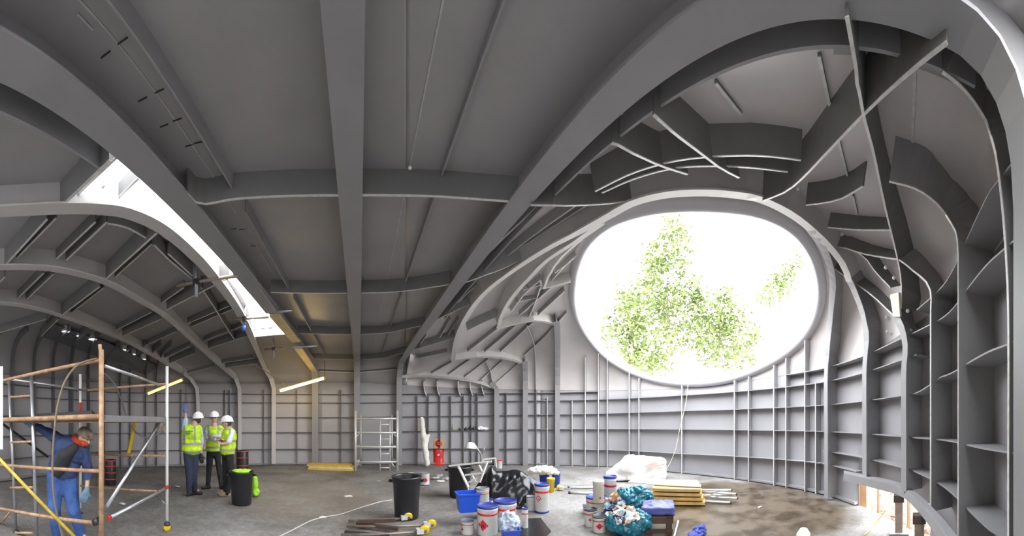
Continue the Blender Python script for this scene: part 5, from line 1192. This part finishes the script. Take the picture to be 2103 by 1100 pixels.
caster_leg('tower leg with yellow wheel pointing right, middle of the bundle', 712, 1079, 873, 1078, .06)
caster_leg('tower leg with yellow wheel, nearest at bottom edge', 700, 1097, 858, 1092, .05)
caster_leg('lone yellow caster lying by the yellow bucket', 1172, 1004, 1156, 1003, .05, .015)
for (xa, ya, xb, yb, w_, z_, lb) in ((733, 1074, 818, 1085, .07, .06, 'dark brown plank lying over the wheeled tower legs'), (735, 1070, 812, 1068, .05, .12, 'thin dark plank behind the bundle of tower legs'), (708, 1092, 800, 1100, .05, .03, 'dark metal strip at the bottom edge left of wheels')):
    bm = bmesh.new(); bar(bm, at(xa, ya, z_)[0], at(xb, yb, z_)[0], w_, .045); tag(obj('dark_plank', bm, DW if z_ > .04 else DKM), lb, 'plank')
cable('floor_cable', 'thin pale cable snaking over the open floor', [at(x, y, .01)[0] for x, y in ((560, 1108), (600, 1088), (640, 1068), (672, 1060), (700, 1055), (740, 1042), (780, 1030), (806, 1026))], .009, mat('pale_cable', (.62, .60, .55), .6))
cable('hanging_rope', 'thin tan rope hanging from the window rim to the sack', [P(1413, 790, 9.35), P(1408, 830, 9.3), P(1396, 880, 9.1), P(1388, 920, 9.0), P(1376, 950, 8.9), P(1366, 966, 8.8)], .007, mat('tan_rope', (.62, .52, .34), .8), 'rope')
cable('yellow_cable', 'thin yellow cable on the floor at the low opening', [P(1818, 1048, 4.6), P(1808, 1062, 4.75), at(1795, 1078, .01)[0], at(1775, 1098, .01)[0]], .007, YEL)
for i, (x, y, s) in enumerate(((365, 999, .08), (251, 1035, .09), (778, 988, .07), (716, 1019, .1), (663, 1063, .07), (1402, 995, .1), (1560, 1042, .06), (1270, 972, .08), (905, 988, .12))):
    p_ = at(x, y)[0]; bm = bmesh.new(); bmesh.ops.create_icosphere(bm, subdivisions=2, radius=s, matrix=Matrix.Translation(p_ + V(0, 0, .012)) @ Matrix.Diagonal((1, .6, .14, 1)))
    for v in bm.verts: v.co += Vector(noise.noise_vector(v.co * 9)) * .015
    tag(obj('paper_scrap', bm, WHT), ['white paper scrap on the floor left of the men', 'white paper scrap inside the tower legs area', 'white paper scrap near the foot of alloy tower', 'white paper scrap in the middle of open floor', 'white paper scrap where the floor cable bends', 'pale scrap on the floor behind the alloy poles', 'tiny pale scrap on the wet brown floor', 'pale scrap left of the big white sack', 'pale scrap beside the small cans'][i], 'paper scrap', 'scraps on the floor')
for i, (x, y) in enumerate(((893, 984), (901, 979), (915, 986))):
    p_ = at(x, y)[0]; o = fuse('grey_rag', [('e', (0, 0, .04), (.12, .08, .04)), ('e', (.08, .02, .05), (.07, .06, .04))], cols[4], None, .02, 1, .03, 9); o.location = p_; tag(o, ['grey rag on the floor right of the small cans', 'grey rag farthest from camera right of small cans', 'grey rag beside the half hidden bin'][i], 'rag', 'grey rags right of the small cans')
